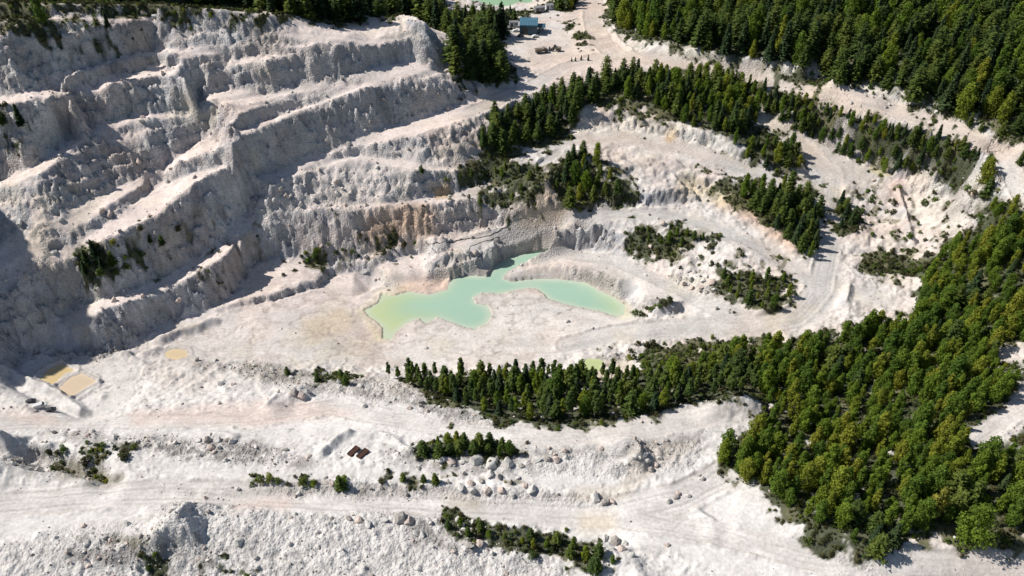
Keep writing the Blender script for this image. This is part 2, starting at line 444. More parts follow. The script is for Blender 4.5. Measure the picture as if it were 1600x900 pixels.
# ribs and gullies that run down the faces
rib = np.zeros_like(H); wsum = np.zeros_like(H) + 1e-4
KO = 6
for k in range(KO):
    a = math.pi * k / KO
    wk = np.clip(np.cos(theta - a) ** 2 - 0.55, 0, 1) ** 1.5
    along = -FX * math.sin(a) + FY * math.cos(a)
    down = FX * math.cos(a) + FY * math.sin(a)
    al = along + fbm(FX, FY, 6, 2, 40 + k) * 1.2
    n1 = 1 - 2 * np.abs(vnoise(al / 5.2, down / 16, 60 + k))
    n2 = 1 - 2 * np.abs(vnoise(al / 2.1, down / 9, 70 + k))
    n3 = vnoise(al / 0.9, down / 3.5, 80 + k)
    rib += wk * (0.85 * n1 + 0.55 * n2 + 0.32 * n3); wsum += wk
rib /= wsum
rough = fbm(FX, FY, 4.5, 5, 21, 0.62)
low = fbm(FX, FY, 26, 3, 31)
gulmod = 0.35 + 0.65 * sstep(-0.35, 0.4, fbm(FX, FY, 35, 2, 95))
UB, VB = proj(FX, FY, H)
H = H + steep * (rib * .75 * gulmod + rough * .75) * wamp
H = H + (1 - steep) * wamp * (low * 0.35 + fbm(FX, FY, 5, 3, 51) * 0.10)
# small horizontal ledges on the walls
led = np.sin((H + low * 2.5 + fbm(FX, FY, 7, 2, 93) * .6) * 2.2) * (.12 + .30 * sstep(-.2, .4, fbm(FX, FY, 22, 2, 97)))
H = H + steep * led * wamp

# local banks, berms, heaps and ruts: ridge profile along a line
os_debug = False
def ridge(h, width, *p, flat=0.0, zh=None, noise=0.25):
    global H
    pts = [(p[i], p[i + 1]) for i in range(0, len(p), 2)]
    W = []
    for (u, v) in pts:
        x, y = pickH(u, v) if zh is None else unproj(u, v, zh)
        W.append((x, y))
    if len(W) > 2:
        Q = [W[0]] + W + [W[-1]]; W2 = []
        for a_, b_, c_, d_ in zip(Q[:-3], Q[1:-2], Q[2:-1], Q[3:]):
            for t in (0, .25, .5, .75):
                W2.append(tuple(.5 * (2 * b_[i] + (c_[i] - a_[i]) * t + (2 * a_[i] - 5 * b_[i] + 4 * c_[i] - d_[i]) * t * t + (-a_[i] + 3 * b_[i] - 3 * c_[i] + d_[i]) * t ** 3) for i in (0, 1)))
        W = W2 + [W[-1]]
    xs = [q[0] for q in W]; ys = [q[1] for q in W]
    m = (FX > min(xs) - width * 3) & (FX < max(xs) + width * 3) & (FY > min(ys) - width * 3) & (FY < max(ys) + width * 3)
    if not m.any(): return
    X = FX[m]; Y = FY[m]; D = np.full(X.shape, 1e9)
    nz = fbm(X, Y, max(width * 1.5, 1.2), 3, 7)
    X = X + fbm(X, Y, 5, 3, 77) * width * .5; Y = Y + fbm(X, Y, 5, 3, 78) * width * .5
    for (ax, ay), (bx, by) in (zip(W[:-1], W[1:]) if len(W) > 1 else [(W[0], (W[0][0] + .01, W[0][1]))]):
        l2 = (bx - ax) ** 2 + (by - ay) ** 2 + 1e-9
        t = np.clip(((X - ax) * (bx - ax) + (Y - ay) * (by - ay)) / l2, 0, 1)
        D = np.minimum(D, np.hypot(X - ax - t * (bx - ax), Y - ay - t * (by - ay)))
    if os_debug and ((np.hypot(*[a - b for a, b in zip(proj(X, Y, np.full(X.shape, 2.6)), (354, 530))]) < 12) & (D < width)).any(): print('RIDGE', p, W)
    D = np.maximum(0, D - flat) * (1 + nz * noise)
    H[m] += h * np.clip(1 - D / width, 0, 1) ** 1.15 * (1 + nz * noise)
_cs = {}
def pickH(u, v, it=10):
    """first place of the ground that the camera sees at (u, v)"""
    z = 60.0
    for z in np.arange(62, -3, -0.5):
        x, y = unproj(u, v, z)
        if Hat(x, y) >= z: break
    return x, y
def Hat(x, y):
    s = x / (FA + FB * y); r = y_row(max(y, Y0 + .01))
    fi = (s + 1) / 2 * (NC - 1)
    return float(bil(H, np.array(fi), np.array(float(r))))
def HatN(x, y):
    s = x / (FA + FB * y); r = y_row(np.maximum(y, Y0 + .01))
    return bil(H, (s + 1) / 2 * (NC - 1), r)

# the settling basins stand on a levelled pad
pad = boxblur(boxblur(inpoly(FX, FY, [unproj(u, v, 4.6) for u, v in PL(14,606, 40,560, 90,540, 180,550, 228,566, 232,600, 190,640, 138,660)]).astype(np.float32), 7), 7)
H = (H + (4.6 + fbm(FX, FY, 5, 3, 801) * .12 - H) * sstep(.05, .55, pad)).astype(np.float32)
ridge(2.0, 2.4, 20,588, 60,604, 100,628, 128,648)
for rr_ in (PL(56,590, 72,573, 96,566), PL(86,604, 104,590, 124,580), PL(112,624, 134,608, 158,596), PL(96,566, 124,579, 158,596)):
    ridge(.8, .75, *[c for q in rr_ for c in q], zh=4.8, noise=.1)
ridge(1.6, 2.5, 225,556, 250,548)
ridge(1.8, 2.4, 252,532, 290,520, 330,507)
ridge(3.8, 6.0, 285,815)
ridge(2.0, 4.0, 225,850, 300,846)
ridge(1.5, 3.0, 180,868, 240,862)
ridge(1.6, 2.2, 505,708, 530,690, 548,680)
ridge(1.0, 1.4, 548,680, 600,684, 640,705)
ridge(3.4, 3.6, 972,697, 988,706, 1000,720)
ridge(1.4, 2.5, 1000,720, 960,735)
ridge(1.3, 1.6, 930,802, 1060,800, 1110,820, 1112,850)
ridge(-0.7, 1.5, 1000,806, 1060,812, 1095,830)
ridge(2.6, 4.0, 1110,640, 1150,632, 1175,640)
ridge(0.8, 1.0, 860,672, 950,666, 1050,645)
ridge(2.0, 3.5, 652,46, 672,56)
ridge(-2.4, 3.6, -10,708, 60,720, 120,736, 180,750)
ridge(4.5, 4.5, -30,702, 6,704)  # bump at the left edge, added to throw shade across the trench
ridge(1.0, 2.0, 0,730, 100,748, 190,764)
ridge(2.6, 3.4, 945,872, 985,890, 1000,905)
ridge(2.4, 3.0, 470,615, 440,628, 425,640)
ridge(1.4, 2.0, 340,684, 365,688)
ridge(1.2, 1.3, 1005,92, 970,70, 955,50)
ridge(0.9, 0.9, 1000,90, 1100,103, 1200,124, 1300,150, 1400,174, 1500,212, 1590,250)
ridge(1.2, 1.6, 990,236, 1040,254, 1085,274)
ridge(1.0, 1.2, 1100,246, 1160,268, 1210,284)
ridge(1.2, 1.2, 1248,432, 1258,460, 1246,488, 1215,505)
ridge(1.3, 1.3, 1402,300, 1410,340, 1424,385)
ridge(0.8, 0.8, 1308,300, 1304,360)
ridge(1.4, 1.6, 1325,450, 1318,480)
ridge(1.2, 1.6, 1020,494, 1060,480)
for q in [(600,315,1.2,3),(430,305,1.5,3.5),(470,312,1.2,3)]:
    ridge(q[2], q[3], q[0], q[1])
rng2 = random.Random(5)
for k in range(46):                            # spoil and small heaps in the foreground banks
    u = rng2.uniform(20, 1080); v = rng2.choice([rng2.uniform(598, 625), rng2.uniform(700, 712), rng2.uniform(765, 778), rng2.uniform(815, 895)])
    ridge(rng2.uniform(.3, 1.0), rng2.uniform(.8, 2.2), u, v)

# open ground that is kept graded; everything else is churned
def worley(x, y, size, seed):
    gx_, gy_ = x / size, y / size
    ix, iy = np.floor(gx_).astype(np.int32), np.floor(gy_).astype(np.int32)
    best = np.full(x.shape, 9e9, np.float32); idv = np.zeros(x.shape, np.float32); sec = best.copy()
    for a in (-1, 0, 1):
        for b in (-1, 0, 1):
            cx, cy = ix + a, iy + b
            px = cx + _perm[(cx + seed) & 255, (cy * 7 + seed) & 255]; py = cy + _perm[(cx * 3 + seed * 5) & 255, (cy + 11) & 255]
            d = (gx_ - px) ** 2 + (gy_ - py) ** 2
            m = d < best
            sec = np.where(m, best, np.minimum(sec, d)); best = np.where(m, d, best)
            idv = np.where(m, _perm[(cx * 13 + seed) & 255, (cy * 5 + 3) & 255], idv)
    return idv * 2 - 1, np.sqrt(sec) - np.sqrt(best)
wxx = FX + fbm(FX, FY, 3, 3, 181) * .9; wyy = FY + fbm(FX, FY, 3, 3, 191) * .9
blk1, ed1 = worley(wxx, wyy * 1.5, 3.4, 3); blk2, ed2 = worley(wxx, wyy * 1.4, 1.5, 9); blk3, ed3 = worley(wxx, wyy, .75, 17)
blocky = blk1 * .55 + blk2 * .38 + blk3 * .2 - .35 * (1 - sstep(0, .18, ed1)) - .18 * (1 - sstep(0, .2, ed2))
H = H + steep * blocky * 1.0 * wamp
U, V = proj(FX, FY, H)
def zone0(polys, wob=5, blur=2):
    uu = U + fbm(FX, FY, 6, 3, 101) * wob; vv = V + fbm(FX, FY, 6, 3, 111) * wob
    m = np.zeros(U.shape, bool)
    for p in polys: m |= inpoly(uu, vv, p)
    return boxblur(m.astype(np.float32), blur)
GRADED = [PL(20,588, 60,560, 100,550, 200,568, 205,620, 150,660, 100,640),PL(690,376, 800,361, 955,331, 1040,329, 1110,344, 1180,373, 1232,404, 1264,424, 1281,350, 1256,250, 1192,194, 1162,158, 1224,192, 1332,253, 1388,279, 1304,293, 1306,380, 1312,440, 1380,455, 1425,478, 1360,480, 1316,470, 1303,486, 1262,512, 1180,523, 1050,524, 880,552, 892,526, 1060,508, 1190,504, 1240,480, 1240,436, 1165,390, 1108,364, 1040,345, 960,344, 840,368, 757,394, 684,396),
          PL(797,428, 865,398, 905,394, 1000,412, 1112,470, 1190,498, 1060,505, 1050,482, 1000,458, 942,430, 880,412),
          PL(880,-20, 945,-20, 950,40, 985,84, 1100,100, 1200,118, 1400,164, 1500,200, 1620,245, 1620,275, 1545,240, 1400,187, 1200,133, 1000,108, 930,112, 872,128, 700,197, 560,232, 418,285, 412,274, 532,225, 656,185, 732,161, 800,138, 850,120, 790,90, 800,20),
          PL(872,217, 960,206, 1030,219, 1100,238, 1262,290, 1200,292, 1080,258, 1000,232, 900,232, 780,252, 700,260, 640,257, 700,258, 780,249),
          PL(0,760, 200,765, 400,775, 700,782, 960,792, 1060,765, 1150,730, 1230,795, 1300,860, 1500,880, 1600,880, 1600,900, 1150,900, 1000,845, 800,806, 560,803, 320,792, 215,818, 110,846, 0,855),
          PL(0,650, 200,652, 480,640, 590,600, 680,640, 850,672, 1000,655, 1150,628, 1150,662, 1000,690, 780,698, 700,690, 600,672, 480,688, 200,672, 0,662),
          PL(300,520, 420,480, 560,440, 640,405, 700,430, 600,450, 560,490, 610,535, 760,515, 780,470, 860,475, 980,500, 900,530, 860,570, 620,572, 400,560, 260,560, 215,545),
          PL(230,722, 400,735, 560,742, 700,735, 700,750, 520,752, 300,750), PL(820,720, 960,730, 960,765, 840,762)] 
graded = np.maximum(zone0(GRADED, 6, 5), 0)
ROADLINES = [(3.6, PL(925,-12, 925,30, 936,66, 965,89, 1050,97, 1200,125, 1300,150, 1400,175, 1500,211, 1600,253, 1680,285)),
    (3.0, PL(1300,275, 1298,330, 1292,400, 1281,455, 1245,495, 1180,512, 1060,514, 960,522, 885,540)), (2.6, PL(1302,280, 1262,236, 1190,180, 1165,165)),
    (2.2, PL(690,386, 800,366, 880,349, 960,337, 1040,337, 1110,354, 1172,381, 1222,409, 1262,440)),
    (2.4, PL(545,236, 600,250, 650,258, 700,259, 780,249, 870,223, 960,214, 1040,226, 1120,250, 1200,276, 1270,296)),
    (2.8, PL(930,90, 880,106, 800,150, 732,177, 656,194, 560,222, 470,259, 415,281)),
    (2.2, PL(840,408, 880,402, 960,408, 1040,445, 1110,482, 1180,508)), (2.8, PL(-60,664, 100,662, 250,660, 400,655, 520,638, 640,660, 750,676, 850,684, 1000,672, 1120,645)),
    (3.2, PL(-60,800, 100,782, 250,772, 400,777, 600,786, 800,796, 950,802, 1060,782, 1130,745)), (2.6, PL(950,802, 1100,835, 1250,872, 1420,890, 1600,890)),
    (2.3, PL(690,108, 640,122, 560,136, 500,153, 420,180, 346,212, 265,262, 175,315, 62,377)), (2.7, PL(346,266, 292,284, 200,345, 120,382, 26,436)), (2.4, PL(470,334, 398,352, 310,417, 200,465)),
    (1.6, PL(640,62, 540,69, 400,82, 300,100)), (2.2, PL(690,100, 600,112, 500,138, 400,150, 300,176)), (1.6, PL(602,320, 665,313, 728,305, 786,283, 838,268, 872,240)), (2.0, PL(1552,240, 1585,290, 1612,350)), (2.4, PL(1512,690, 1560,655, 1610,625, 1680,600)),
    (1.6, PL(247,31, 330,38, 400,49, 470,59, 560,67))]
roadd = np.full(FX.shape, 99., np.float32); roadw = np.ones(FX.shape, np.float32)
for w_, line in ROADLINES:
    P_ = [pickH(u, v) for u, v in line]
    for (ax, ay), (bx, by) in zip(P_[:-1], P_[1:]):
        if math.hypot(ax - bx, ay - by) > 90: continue
        m = (FX > min(ax, bx) - 8) & (FX < max(ax, bx) + 8) & (FY > min(ay, by) - 8) & (FY < max(ay, by) + 8)
        if not m.any(): continue
        X = FX[m]; Y = FY[m]; l2 = (bx - ax) ** 2 + (by - ay) ** 2 + 1e-9
        t = np.clip(((X - ax) * (bx - ax) + (Y - ay) * (by - ay)) / l2, 0, 1)
        D = np.hypot(X - ax - t * (bx - ax), Y - ay - t * (by - ay))
        o_ = roadd[m]; wv = roadw[m]; nb = D / w_ < o_ / wv
        o_[nb] = D[nb]; wv[nb] = w_; roadd[m] = o_; roadw[m] = wv
roadd = roadd + fbm(FX, FY, 7, 2, 701) * .5
rq = roadd / roadw
onroad = sstep(1.25, .95, rq)
graded = np.maximum(graded, onroad)
Hs = boxblur(H, 7)
leftwall = sstep(745, 700, U) * sstep(500, 470, V)
H = H + (Hs - H) * onroad * .92 * (1 - leftwall * .9)
bermv = (1 - leftwall * .8) * np.exp(-((roadd - roadw * 1.12) / .45) ** 2) * (.5 + .5 * sstep(-.3, .3, fbm(FX, FY, 9, 2, 711))) * (.4 + .8 * sstep(-.2, .5, fbm(FX, FY, 1.8, 2, 713)))
rutv = (np.exp(-((rq - .42) / .10) ** 2) + np.exp(-((rq - .78) / .08) ** 2) * .8 + np.exp(-((rq - .12) / .07) ** 2) * .5) * sstep(-.5, .3, fbm(FX, FY, 8, 3, 721))
H = (H + bermv * .42 - rutv * .07).astype(np.float32)
bench = sstep(.22, .08, boxblur(slope.astype(np.float32), 3)) * sstep(740, 640, U) * sstep(600, 540, V)
lw_ = sstep(740, 640, U) * sstep(560, 500, V); fg_ = sstep(570, 620, V)
churn = (1 - graded) * (1 - .9 * bench) * (1 - .6 * lw_) * (1 - .35 * fg_) * sstep(.6, 2, H)
r1 = 1 - 2 * np.abs(fbm(FX, FY, 9, 4, 141, .55)); r2 = fbm(FX, FY, 3.6, 4, 151, .6)
r3 = 1 - 2 * np.abs(fbm(FX, FY, 2.6, 4, 171, .62))
H = (H + churn * (r1 * .75 * (1 - .5 * fg_) + r2 * .65 * (1 - .45 * fg_) + r3 * .25 + blk2 * .22 + blk3 * .12) + graded * fbm(FX, FY, 8, 3, 161) * .10).astype(np.float32)
# rubble relief
U, V = proj(FX, FY, H)
def zone(polys, wob=5, blur=2):
    uu = U + fbm(FX, FY, 6, 3, 101) * wob; vv = V + fbm(FX, FY, 6, 3, 111) * wob
    m = np.zeros(U.shape, bool)
    for p in polys: m |= inpoly(uu, vv, p)
    return boxblur(m.astype(np.float32), blur)
RUBBLE = [PL(0,845, 200,815, 290,785, 420,800, 600,800, 700,815, 820,850, 900,900, 0,915),
          PL(420,765, 560,748, 700,757, 860,765, 950,772, 940,790, 700,780, 420,776),
          PL(820,715, 900,700, 1000,690, 1100,690, 1090,730, 1000,745, 900,745, 820,735),
          PL(500,590, 620,600, 740,645, 800,668, 700,665, 600,620),
          PL(400,560, 460,600, 560,610, 480,625, 400,600),
          PL(0,700, 150,720, 190,750, 100,740, 0,722),
          PL(100,665, 200,690, 400,690, 480,720, 380,725, 200,705),
          PL(380,290, 480,305, 590,315, 580,340, 480,335, 400,345, 370,340),
          PL(1050,425, 1115,440, 1100,465, 1060,455), PL(950,560, 1000,545, 960,600, 930,590),
          PL(560,585, 600,600, 590,640, 530,610),
          PL(700,800, 780,830, 740,860, 660,820)]
rub = zone(RUBBLE, 8, 3)
rb = np.abs(fbm(FX, FY, 1.3, 3, 121)) ** .8
H = H + rub * (rb * 0.6 - 0.15 + fbm(FX, FY, 7, 3, 125) * .5)

# the lakes: shore lines traced at water level
LAKE = PL(566,484, 590,474, 598,458, 612,462, 642,456, 670,460, 700,452, 704,434, 720,430, 762,432, 772,414, 800,400, 840,390, 872,386, 878,391, 855,406, 820,416, 793,428, 784,436, 800,440, 835,436, 880,437, 915,441, 942,456, 968,469, 979,480, 975,492, 964,496, 935,487, 880,476, 856,468, 842,452, 828,450, 780,460, 750,460, 737,466, 744,475, 762,478, 771,490, 764,501, 746,514, 728,514, 702,503, 684,496, 664,506, 656,498, 640,502, 622,516, 610,532, 596,530, 600,512, 578,496)
def dens(poly, z):
    return [unproj(u, v, z) for u, v in poly]
PONDS = [  # name, water level, outline in the photo
    ('lake', 0.0, LAKE),
    ('ochre_a', 4.85, PL(63,594, 77,577, 96,569, 118,579, 102,588, 84,603, 74,600)),
    ('ochre_b', 4.85, PL(90,607, 106,593, 126,583, 152,595, 132,606, 112,620, 100,616)),
    ('ochre_c', None, PL(256,552, 270,546, 292,547, 296,555, 280,562, 262,561)),
    ('green_a', None, PL(908,570, 916,562, 936,561, 948,568, 940,580, 918,586, 908,582)),
    ('far', 22.6, PL(640,-70, 655,-20, 690,6, 722,11, 790,12, 830,4, 860,-25, 880,-70)),
]
pond_info = []
for name, z, poly in PONDS:
    if z is None:
        c = (sum(p[0] for p in poly) / len(poly), sum(p[1] for p in poly) / len(poly))
        x, y = pickH(*c); z = Hat(x, y) + 0.05
    wpoly = dens(poly, z)
    pond_info.append((name, z, wpoly))
    jx = fbm(FX, FY, 3.0, 3, 131) * 0.5; jy = fbm(FX, FY, 3.0, 3, 141) * 0.5
    m = inpoly(FX + jx, FY + jy, wpoly)
    xs = [q[0] for q in wpoly]; ys = [q[1] for q in wpoly]
    reg = (FX > min(xs) - 8) & (FX < max(xs) + 8) & (FY > min(ys) - 8) & (FY < max(ys) + 8)
    soft = boxblur(m.astype(np.float32), 2)
    if name == 'lake':
        uu0, vv0 = proj(FX, FY, np.zeros_like(FX))
        lowshore = boxblur((((uu0 < 695) & (vv0 > 436)) | (vv0 > 462)).astype(np.float32), 4)
        s2 = boxblur(boxblur(m.astype(np.float32), 16), 8)
        H = H + (np.minimum(H, z + .22 + .25 * (1 - s2) ) - H) * sstep(.005, .25, s2) * lowshore
    ringm = boxblur(m.astype(np.float32), 4) > 0
    H = np.where(reg & ringm & ~m, np.maximum(H, z + 0.12 - 0.22 * soft), H)
    H = np.where(soft > 0.0, np.where(m, np.minimum(H, z - 0.02 - 0.06 * soft - (.5 if name == 'lake' else .15) * boxblur(m.astype(np.float32), 14) ** 2), H), H).astype(np.float32)
U, V = proj(FX, FY, H)

# ------------------------------------------------------------------ colours of the ground
def C3(r, g, b): return np.array([r, g, b], np.float32)
def mix(A, B, m): return A + (B - A) * m[..., None]
gx1, gy1 = grad(boxblur(H, 1)); sl1 = np.hypot(gx1, gy1)
stp = sstep(0.5, 1.1, sl1)
n_big = fbm(FX, FY, 45, 4, 201); n_mid = fbm(FX, FY, 9, 4, 211); n_sm = fbm(FX, FY, 2.2, 3, 221)
col = np.zeros(H.shape + (3,), np.float32) + C3(.66, .62, .58)
# left walls are pinkish and cooler grey; foreground is whiter
leftm = sstep(760, 480, U) * sstep(600, 480, V)
col = mix(col, C3(.63, .575, .545), leftm * .8)
fore = sstep(560, 640, V) * sstep(1560, 1200, U)
col = mix(col, C3(.70, .675, .645), fore)
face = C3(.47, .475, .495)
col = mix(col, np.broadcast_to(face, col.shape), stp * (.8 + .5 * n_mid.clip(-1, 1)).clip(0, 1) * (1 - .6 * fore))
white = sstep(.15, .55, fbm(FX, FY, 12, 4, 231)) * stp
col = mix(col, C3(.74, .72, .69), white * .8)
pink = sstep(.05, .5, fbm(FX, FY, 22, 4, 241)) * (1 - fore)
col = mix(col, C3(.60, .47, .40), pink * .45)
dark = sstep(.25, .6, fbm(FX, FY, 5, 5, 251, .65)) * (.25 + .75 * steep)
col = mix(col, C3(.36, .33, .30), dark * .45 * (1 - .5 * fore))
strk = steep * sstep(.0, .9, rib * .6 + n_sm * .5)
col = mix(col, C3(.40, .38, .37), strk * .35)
RUTS = rutv * onroad
rubd = zone(RUBBLE, 10, 3)
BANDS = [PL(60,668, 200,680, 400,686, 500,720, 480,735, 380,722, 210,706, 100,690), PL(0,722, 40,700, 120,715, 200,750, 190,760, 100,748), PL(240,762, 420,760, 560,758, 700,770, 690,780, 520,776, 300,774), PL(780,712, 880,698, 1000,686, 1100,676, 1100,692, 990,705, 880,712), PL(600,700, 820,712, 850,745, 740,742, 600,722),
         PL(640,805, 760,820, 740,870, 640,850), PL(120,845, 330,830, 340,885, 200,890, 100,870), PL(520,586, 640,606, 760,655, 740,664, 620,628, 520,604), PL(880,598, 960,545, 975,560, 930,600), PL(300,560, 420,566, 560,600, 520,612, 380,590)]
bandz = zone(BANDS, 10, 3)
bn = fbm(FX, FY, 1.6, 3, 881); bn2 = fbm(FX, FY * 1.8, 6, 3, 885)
col = mix(col, C3(.29, .275, .26), np.clip(rubd * sstep(.05, .5, bn) * .35 + bandz * sstep(-.55, .25, bn + bn2 * .6) * .75, 0, .85))  # grey dirt bands; dark shadows among the rubble are painted into the colour too
wetd = np.zeros_like(H)
for name, z, wpoly in pond_info:
    if name != 'far': wetd = np.maximum(wetd, boxblur(inpoly(FX + fbm(FX, FY, 2, 3, 841) * .5, FY, wpoly).astype(np.float32), 5))
wetd = sstep(.02, .5, wetd + fbm(FX, FY, 2.2, 3, 845) * .1 * (wetd > 0))
col = mix(col, C3(.42, .38, .32), wetd * .6)
def paint(c, amt, polys, wob=6, blur=3, mod=None):
    global col
    z = zone(polys, wob, blur) * amt
    if mod is not None: z = z * mod
    col = mix(col, C3(*c), z)
patch = fbm(FX, FY, 4.2, 4, 255, .6); edge = sstep(.15, .8, churn * .7 + stp)
col = mix(col, C3(.33, .31, .31), sstep(.1, .5, patch) * edge * .5 * (1 - .5 * fore))
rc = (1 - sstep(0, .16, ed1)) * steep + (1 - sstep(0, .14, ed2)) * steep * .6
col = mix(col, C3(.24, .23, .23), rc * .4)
col *= (1 + (blk1 * .10 + blk2 * .10) * steep)[..., None]
col = mix(col, C3(.74, .71, .67), sstep(.1, .5, -patch) * edge * .5)
streaks = fbm(FX * .35, FY * 2.2, 9, 4, 259, .6)
col = mix(col, C3(.47, .44, .41), sstep(.1, .5, streaks) * (1 - edge) * .38)
specks = sstep(.52, .62, fbm(FX, FY, 1.1, 2, 263)) * sstep(-.3, .4, fbm(FX, FY, 15, 3, 267))
col = mix(col, C3(.24, .22, .20), specks * .6)
# lit gravel flats and roads
ROADS = [PL(60,375, 175,300, 325,212, 350,203, 500,160, 570,133, 640,118, 700,98, 735,110, 720,134, 600,132, 560,138, 400,203, 344,228, 262,270, 160,328, 75,378),
         PL(20,435, 130,376, 200,328, 300,275, 350,258, 352,264, 292,298, 235,346, 180,370, 85,417, 15,443),
         PL(20,153, 45,150, 90,130, 88,146, 36,163), PL(112,142, 262,100, 264,113, 168,137, 160,149),
         PL(280,178, 345,158, 400,148, 560,128, 640,116, 640,124, 540,134, 404,168, 350,196, 346,168),
         PL(412,274, 532,225, 656,185, 732,161, 872,110, 872,130, 700,197, 560,232, 420,288),
         PL(262,84, 400,77, 540,66, 660,58, 600,72, 480,84, 300,108, 300,98)]
paint((.70, .60, .555), .85, ROADS, 4, 2)
GREY = [PL(690,376, 800,361, 880,344, 955,331, 1040,329, 1110,344, 1180,373, 1232,404, 1262,430, 1240,436, 1165,390, 1108,364, 1040,345, 960,344, 840,368, 757,394, 690,398),
        PL(247,30, 330,37, 400,48, 470,58, 540,66, 520,70, 400,54, 330,45, 247,36),
        PL(880,540, 960,522, 1060,512, 1180,510, 1250,500, 1275,470, 1280,400, 1284,330, 1262,270, 1300,270, 1302,380, 1308,450, 1290,490, 1250,512, 1100,523, 960,532, 880,552),
        PL(1160,160, 1224,194, 1332,254, 1388,280, 1300,292, 1262,286, 1250,248, 1192,195, 1150,165)]
paint((.49, .475, .455), .85, GREY, 3, 2)
paint((.68, .58, .51), .8, [PL(900,-20, 945,-20, 950,40, 985,84, 1100,100, 1200,118, 1400,164, 1500,200, 1620,245, 1620,275, 1545,240, 1400,187, 1200,133, 1000,108, 920,112, 860,100, 900,60)], 3, 3)
ruts = sstep(.2, .6, np.sin(fbm(FX, FY, 20, 2, 301) * 5 + (FX * .25 + FY) * 3.2 / 2) * .5 + n_sm * .4)
paint((.42, .37, .33), .35, [PL(940,-20, 950,40, 975,75, 1100,104, 1300,148, 1500,206, 1600,246, 1600,252, 1490,212, 1300,155, 1100,110, 980,92, 945,60, 930,-20)], 2, 2)
col = mix(col, C3(.66, .62, .58), onroad * .35)
far_ = sstep(860, 930, U) * sstep(270, 240, V)
col = mix(col, C3(.56, .475, .41), onroad * far_ * .55)
col = mix(col, C3(.53, .515, .49), onroad * (1 - far_) * sstep(700, 760, U) * sstep(560, 530, V) * .5)
col = mix(col, C3(.40, .37, .35), np.clip(RUTS, 0, 1) * .6)
col = mix(col, C3(.42, .36, .31), np.exp(-((rq - 1.0) / .09) ** 2) * sstep(-.4, .3, n_mid) * (1 - leftwall) * .5)
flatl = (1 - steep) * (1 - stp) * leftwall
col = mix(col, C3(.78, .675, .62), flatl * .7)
stain = sstep(.0, .45, fbm(FX, FY, 16, 5, 901, .6)) * sstep(640, 560, V)
col = mix(col, C3(.62, .47, .36), stain * .24)
stain2 = sstep(.15, .5, fbm(FX, FY, 11, 4, 905, .6)) * sstep(640, 560, V)
col = mix(col, C3(.66, .58, .40), stain2 * .24)
paint((.70, .64, .60), .6, [PL(300,85, 560,75, 700,95, 740,165, 560,235, 640,320, 470,335, 410,290, 560,180, 400,190, 330,150), PL(480,262, 700,262, 760,310, 600,320, 430,330)], 14, 6, mod=sstep(-.35, .3, fbm(FX, FY, 12, 3, 915)))  # cream of the benches, plus sunlit brightness painted onto these faces
# coloured soils
paint((.58, .46, .34), .7, [PL(885,240, 900,250, 895,300, 880,350, 840,358, 800,352, 812,325, 850,285)], 6, 3)
paint((.62, .50, .42), .5, [PL(560,330, 690,318, 770,335, 760,372, 600,390, 470,400, 470,360)], 12, 5)
paint((.60, .42, .30), .75, [PL(600,322, 680,318, 690,345, 672,372, 612,384, 565,372, 570,340), PL(1215,335, 1150,300, 1110,310, 1160,345, 1235,395, 1250,380)], 8, 4)
paint((.56, .38, .20), .8, [PL(1042,200, 1056,196, 1060,215, 1045,224, 1036,215), PL(672,292, 700,285, 708,305, 680,312)], 3, 1)
paint((.62, .46, .40), .7, [PL(905,165, 945,168, 950,185, 920,205, 905,200), PL(1385,290, 1440,250, 1460,280, 1440,320, 1400,320)], 6, 3)
paint((.50, .42, .12), .6, [PL(1360,262, 1400,266, 1395,276, 1365,275)], 5, 2)
paint((.60, .56, .30), .35, [PL(590,450, 640,446, 650,458, 600,470, 570,490, 600,520, 610,535, 590,532, 562,488), PL(955,458, 985,478, 985,496, 965,498)], 6, 3)
paint((.60, .43, .33), .65, [PL(612,455, 640,432, 700,430, 704,452, 660,460)], 6, 3)
paint((.64, .52, .34), .45, [PL(470,500, 540,480, 560,510, 480,540), PL(900,580, 990,560, 990,585, 930,600), PL(890,765, 990,758, 980,772, 890,776), PL(900,800, 960,800, 960,830, 910,830),
      PL(700,778, 760,786, 750,796, 690,790)], 8, 4)
paint((.66, .56, .32), .5, [PL(1060,268, 1200,310, 1180,325, 1060,300)], 8, 4)
paint((.66, .45, .36), .3, [PL(200,640, 480,625, 560,650, 400,665, 200,665), PL(0,640, 60,640, 100,665, 0,655), PL(360,780, 460,778, 450,798, 350,796)], 8, 4)
paint((.58, .54, .50), .6, [PL(880,620, 1180,620, 1180,660, 1000,690, 850,700, 780,700, 850,670)], 5, 3)
paint((.46, .40, .33), .5, [PL(985,700, 1050,690, 1100,690, 1050,720, 1000,760, 975,775, 980,730)], 5, 2)
# bare cracked floor: thin rills
rill = 1 - np.abs(fbm(FX, FY * 1.6, 11, 4, 311, .55)) * 9
flo = sstep(440, 470, V) * sstep(590, 560, V) * sstep(200, 260, U) * sstep(900, 860, U)
col = mix(col, C3(.44, .38, .33), rill.clip(0, 1) * flo * .55)
H = H - (rill.clip(0, 1) * flo * .18).astype(np.float32)
# tyre tracks: long curved faint lines on the open ground
tr = np.abs(np.sin(FY * 2.1 + fbm(FX, FY, 40, 2, 321) * 14 + FX * .2)) ** 8
trm = (1 - steep) * sstep(.0, .5, fbm(FX, FY, 30, 2, 331))
col = mix(col, C3(.46, .42, .39), tr * trm * .22)

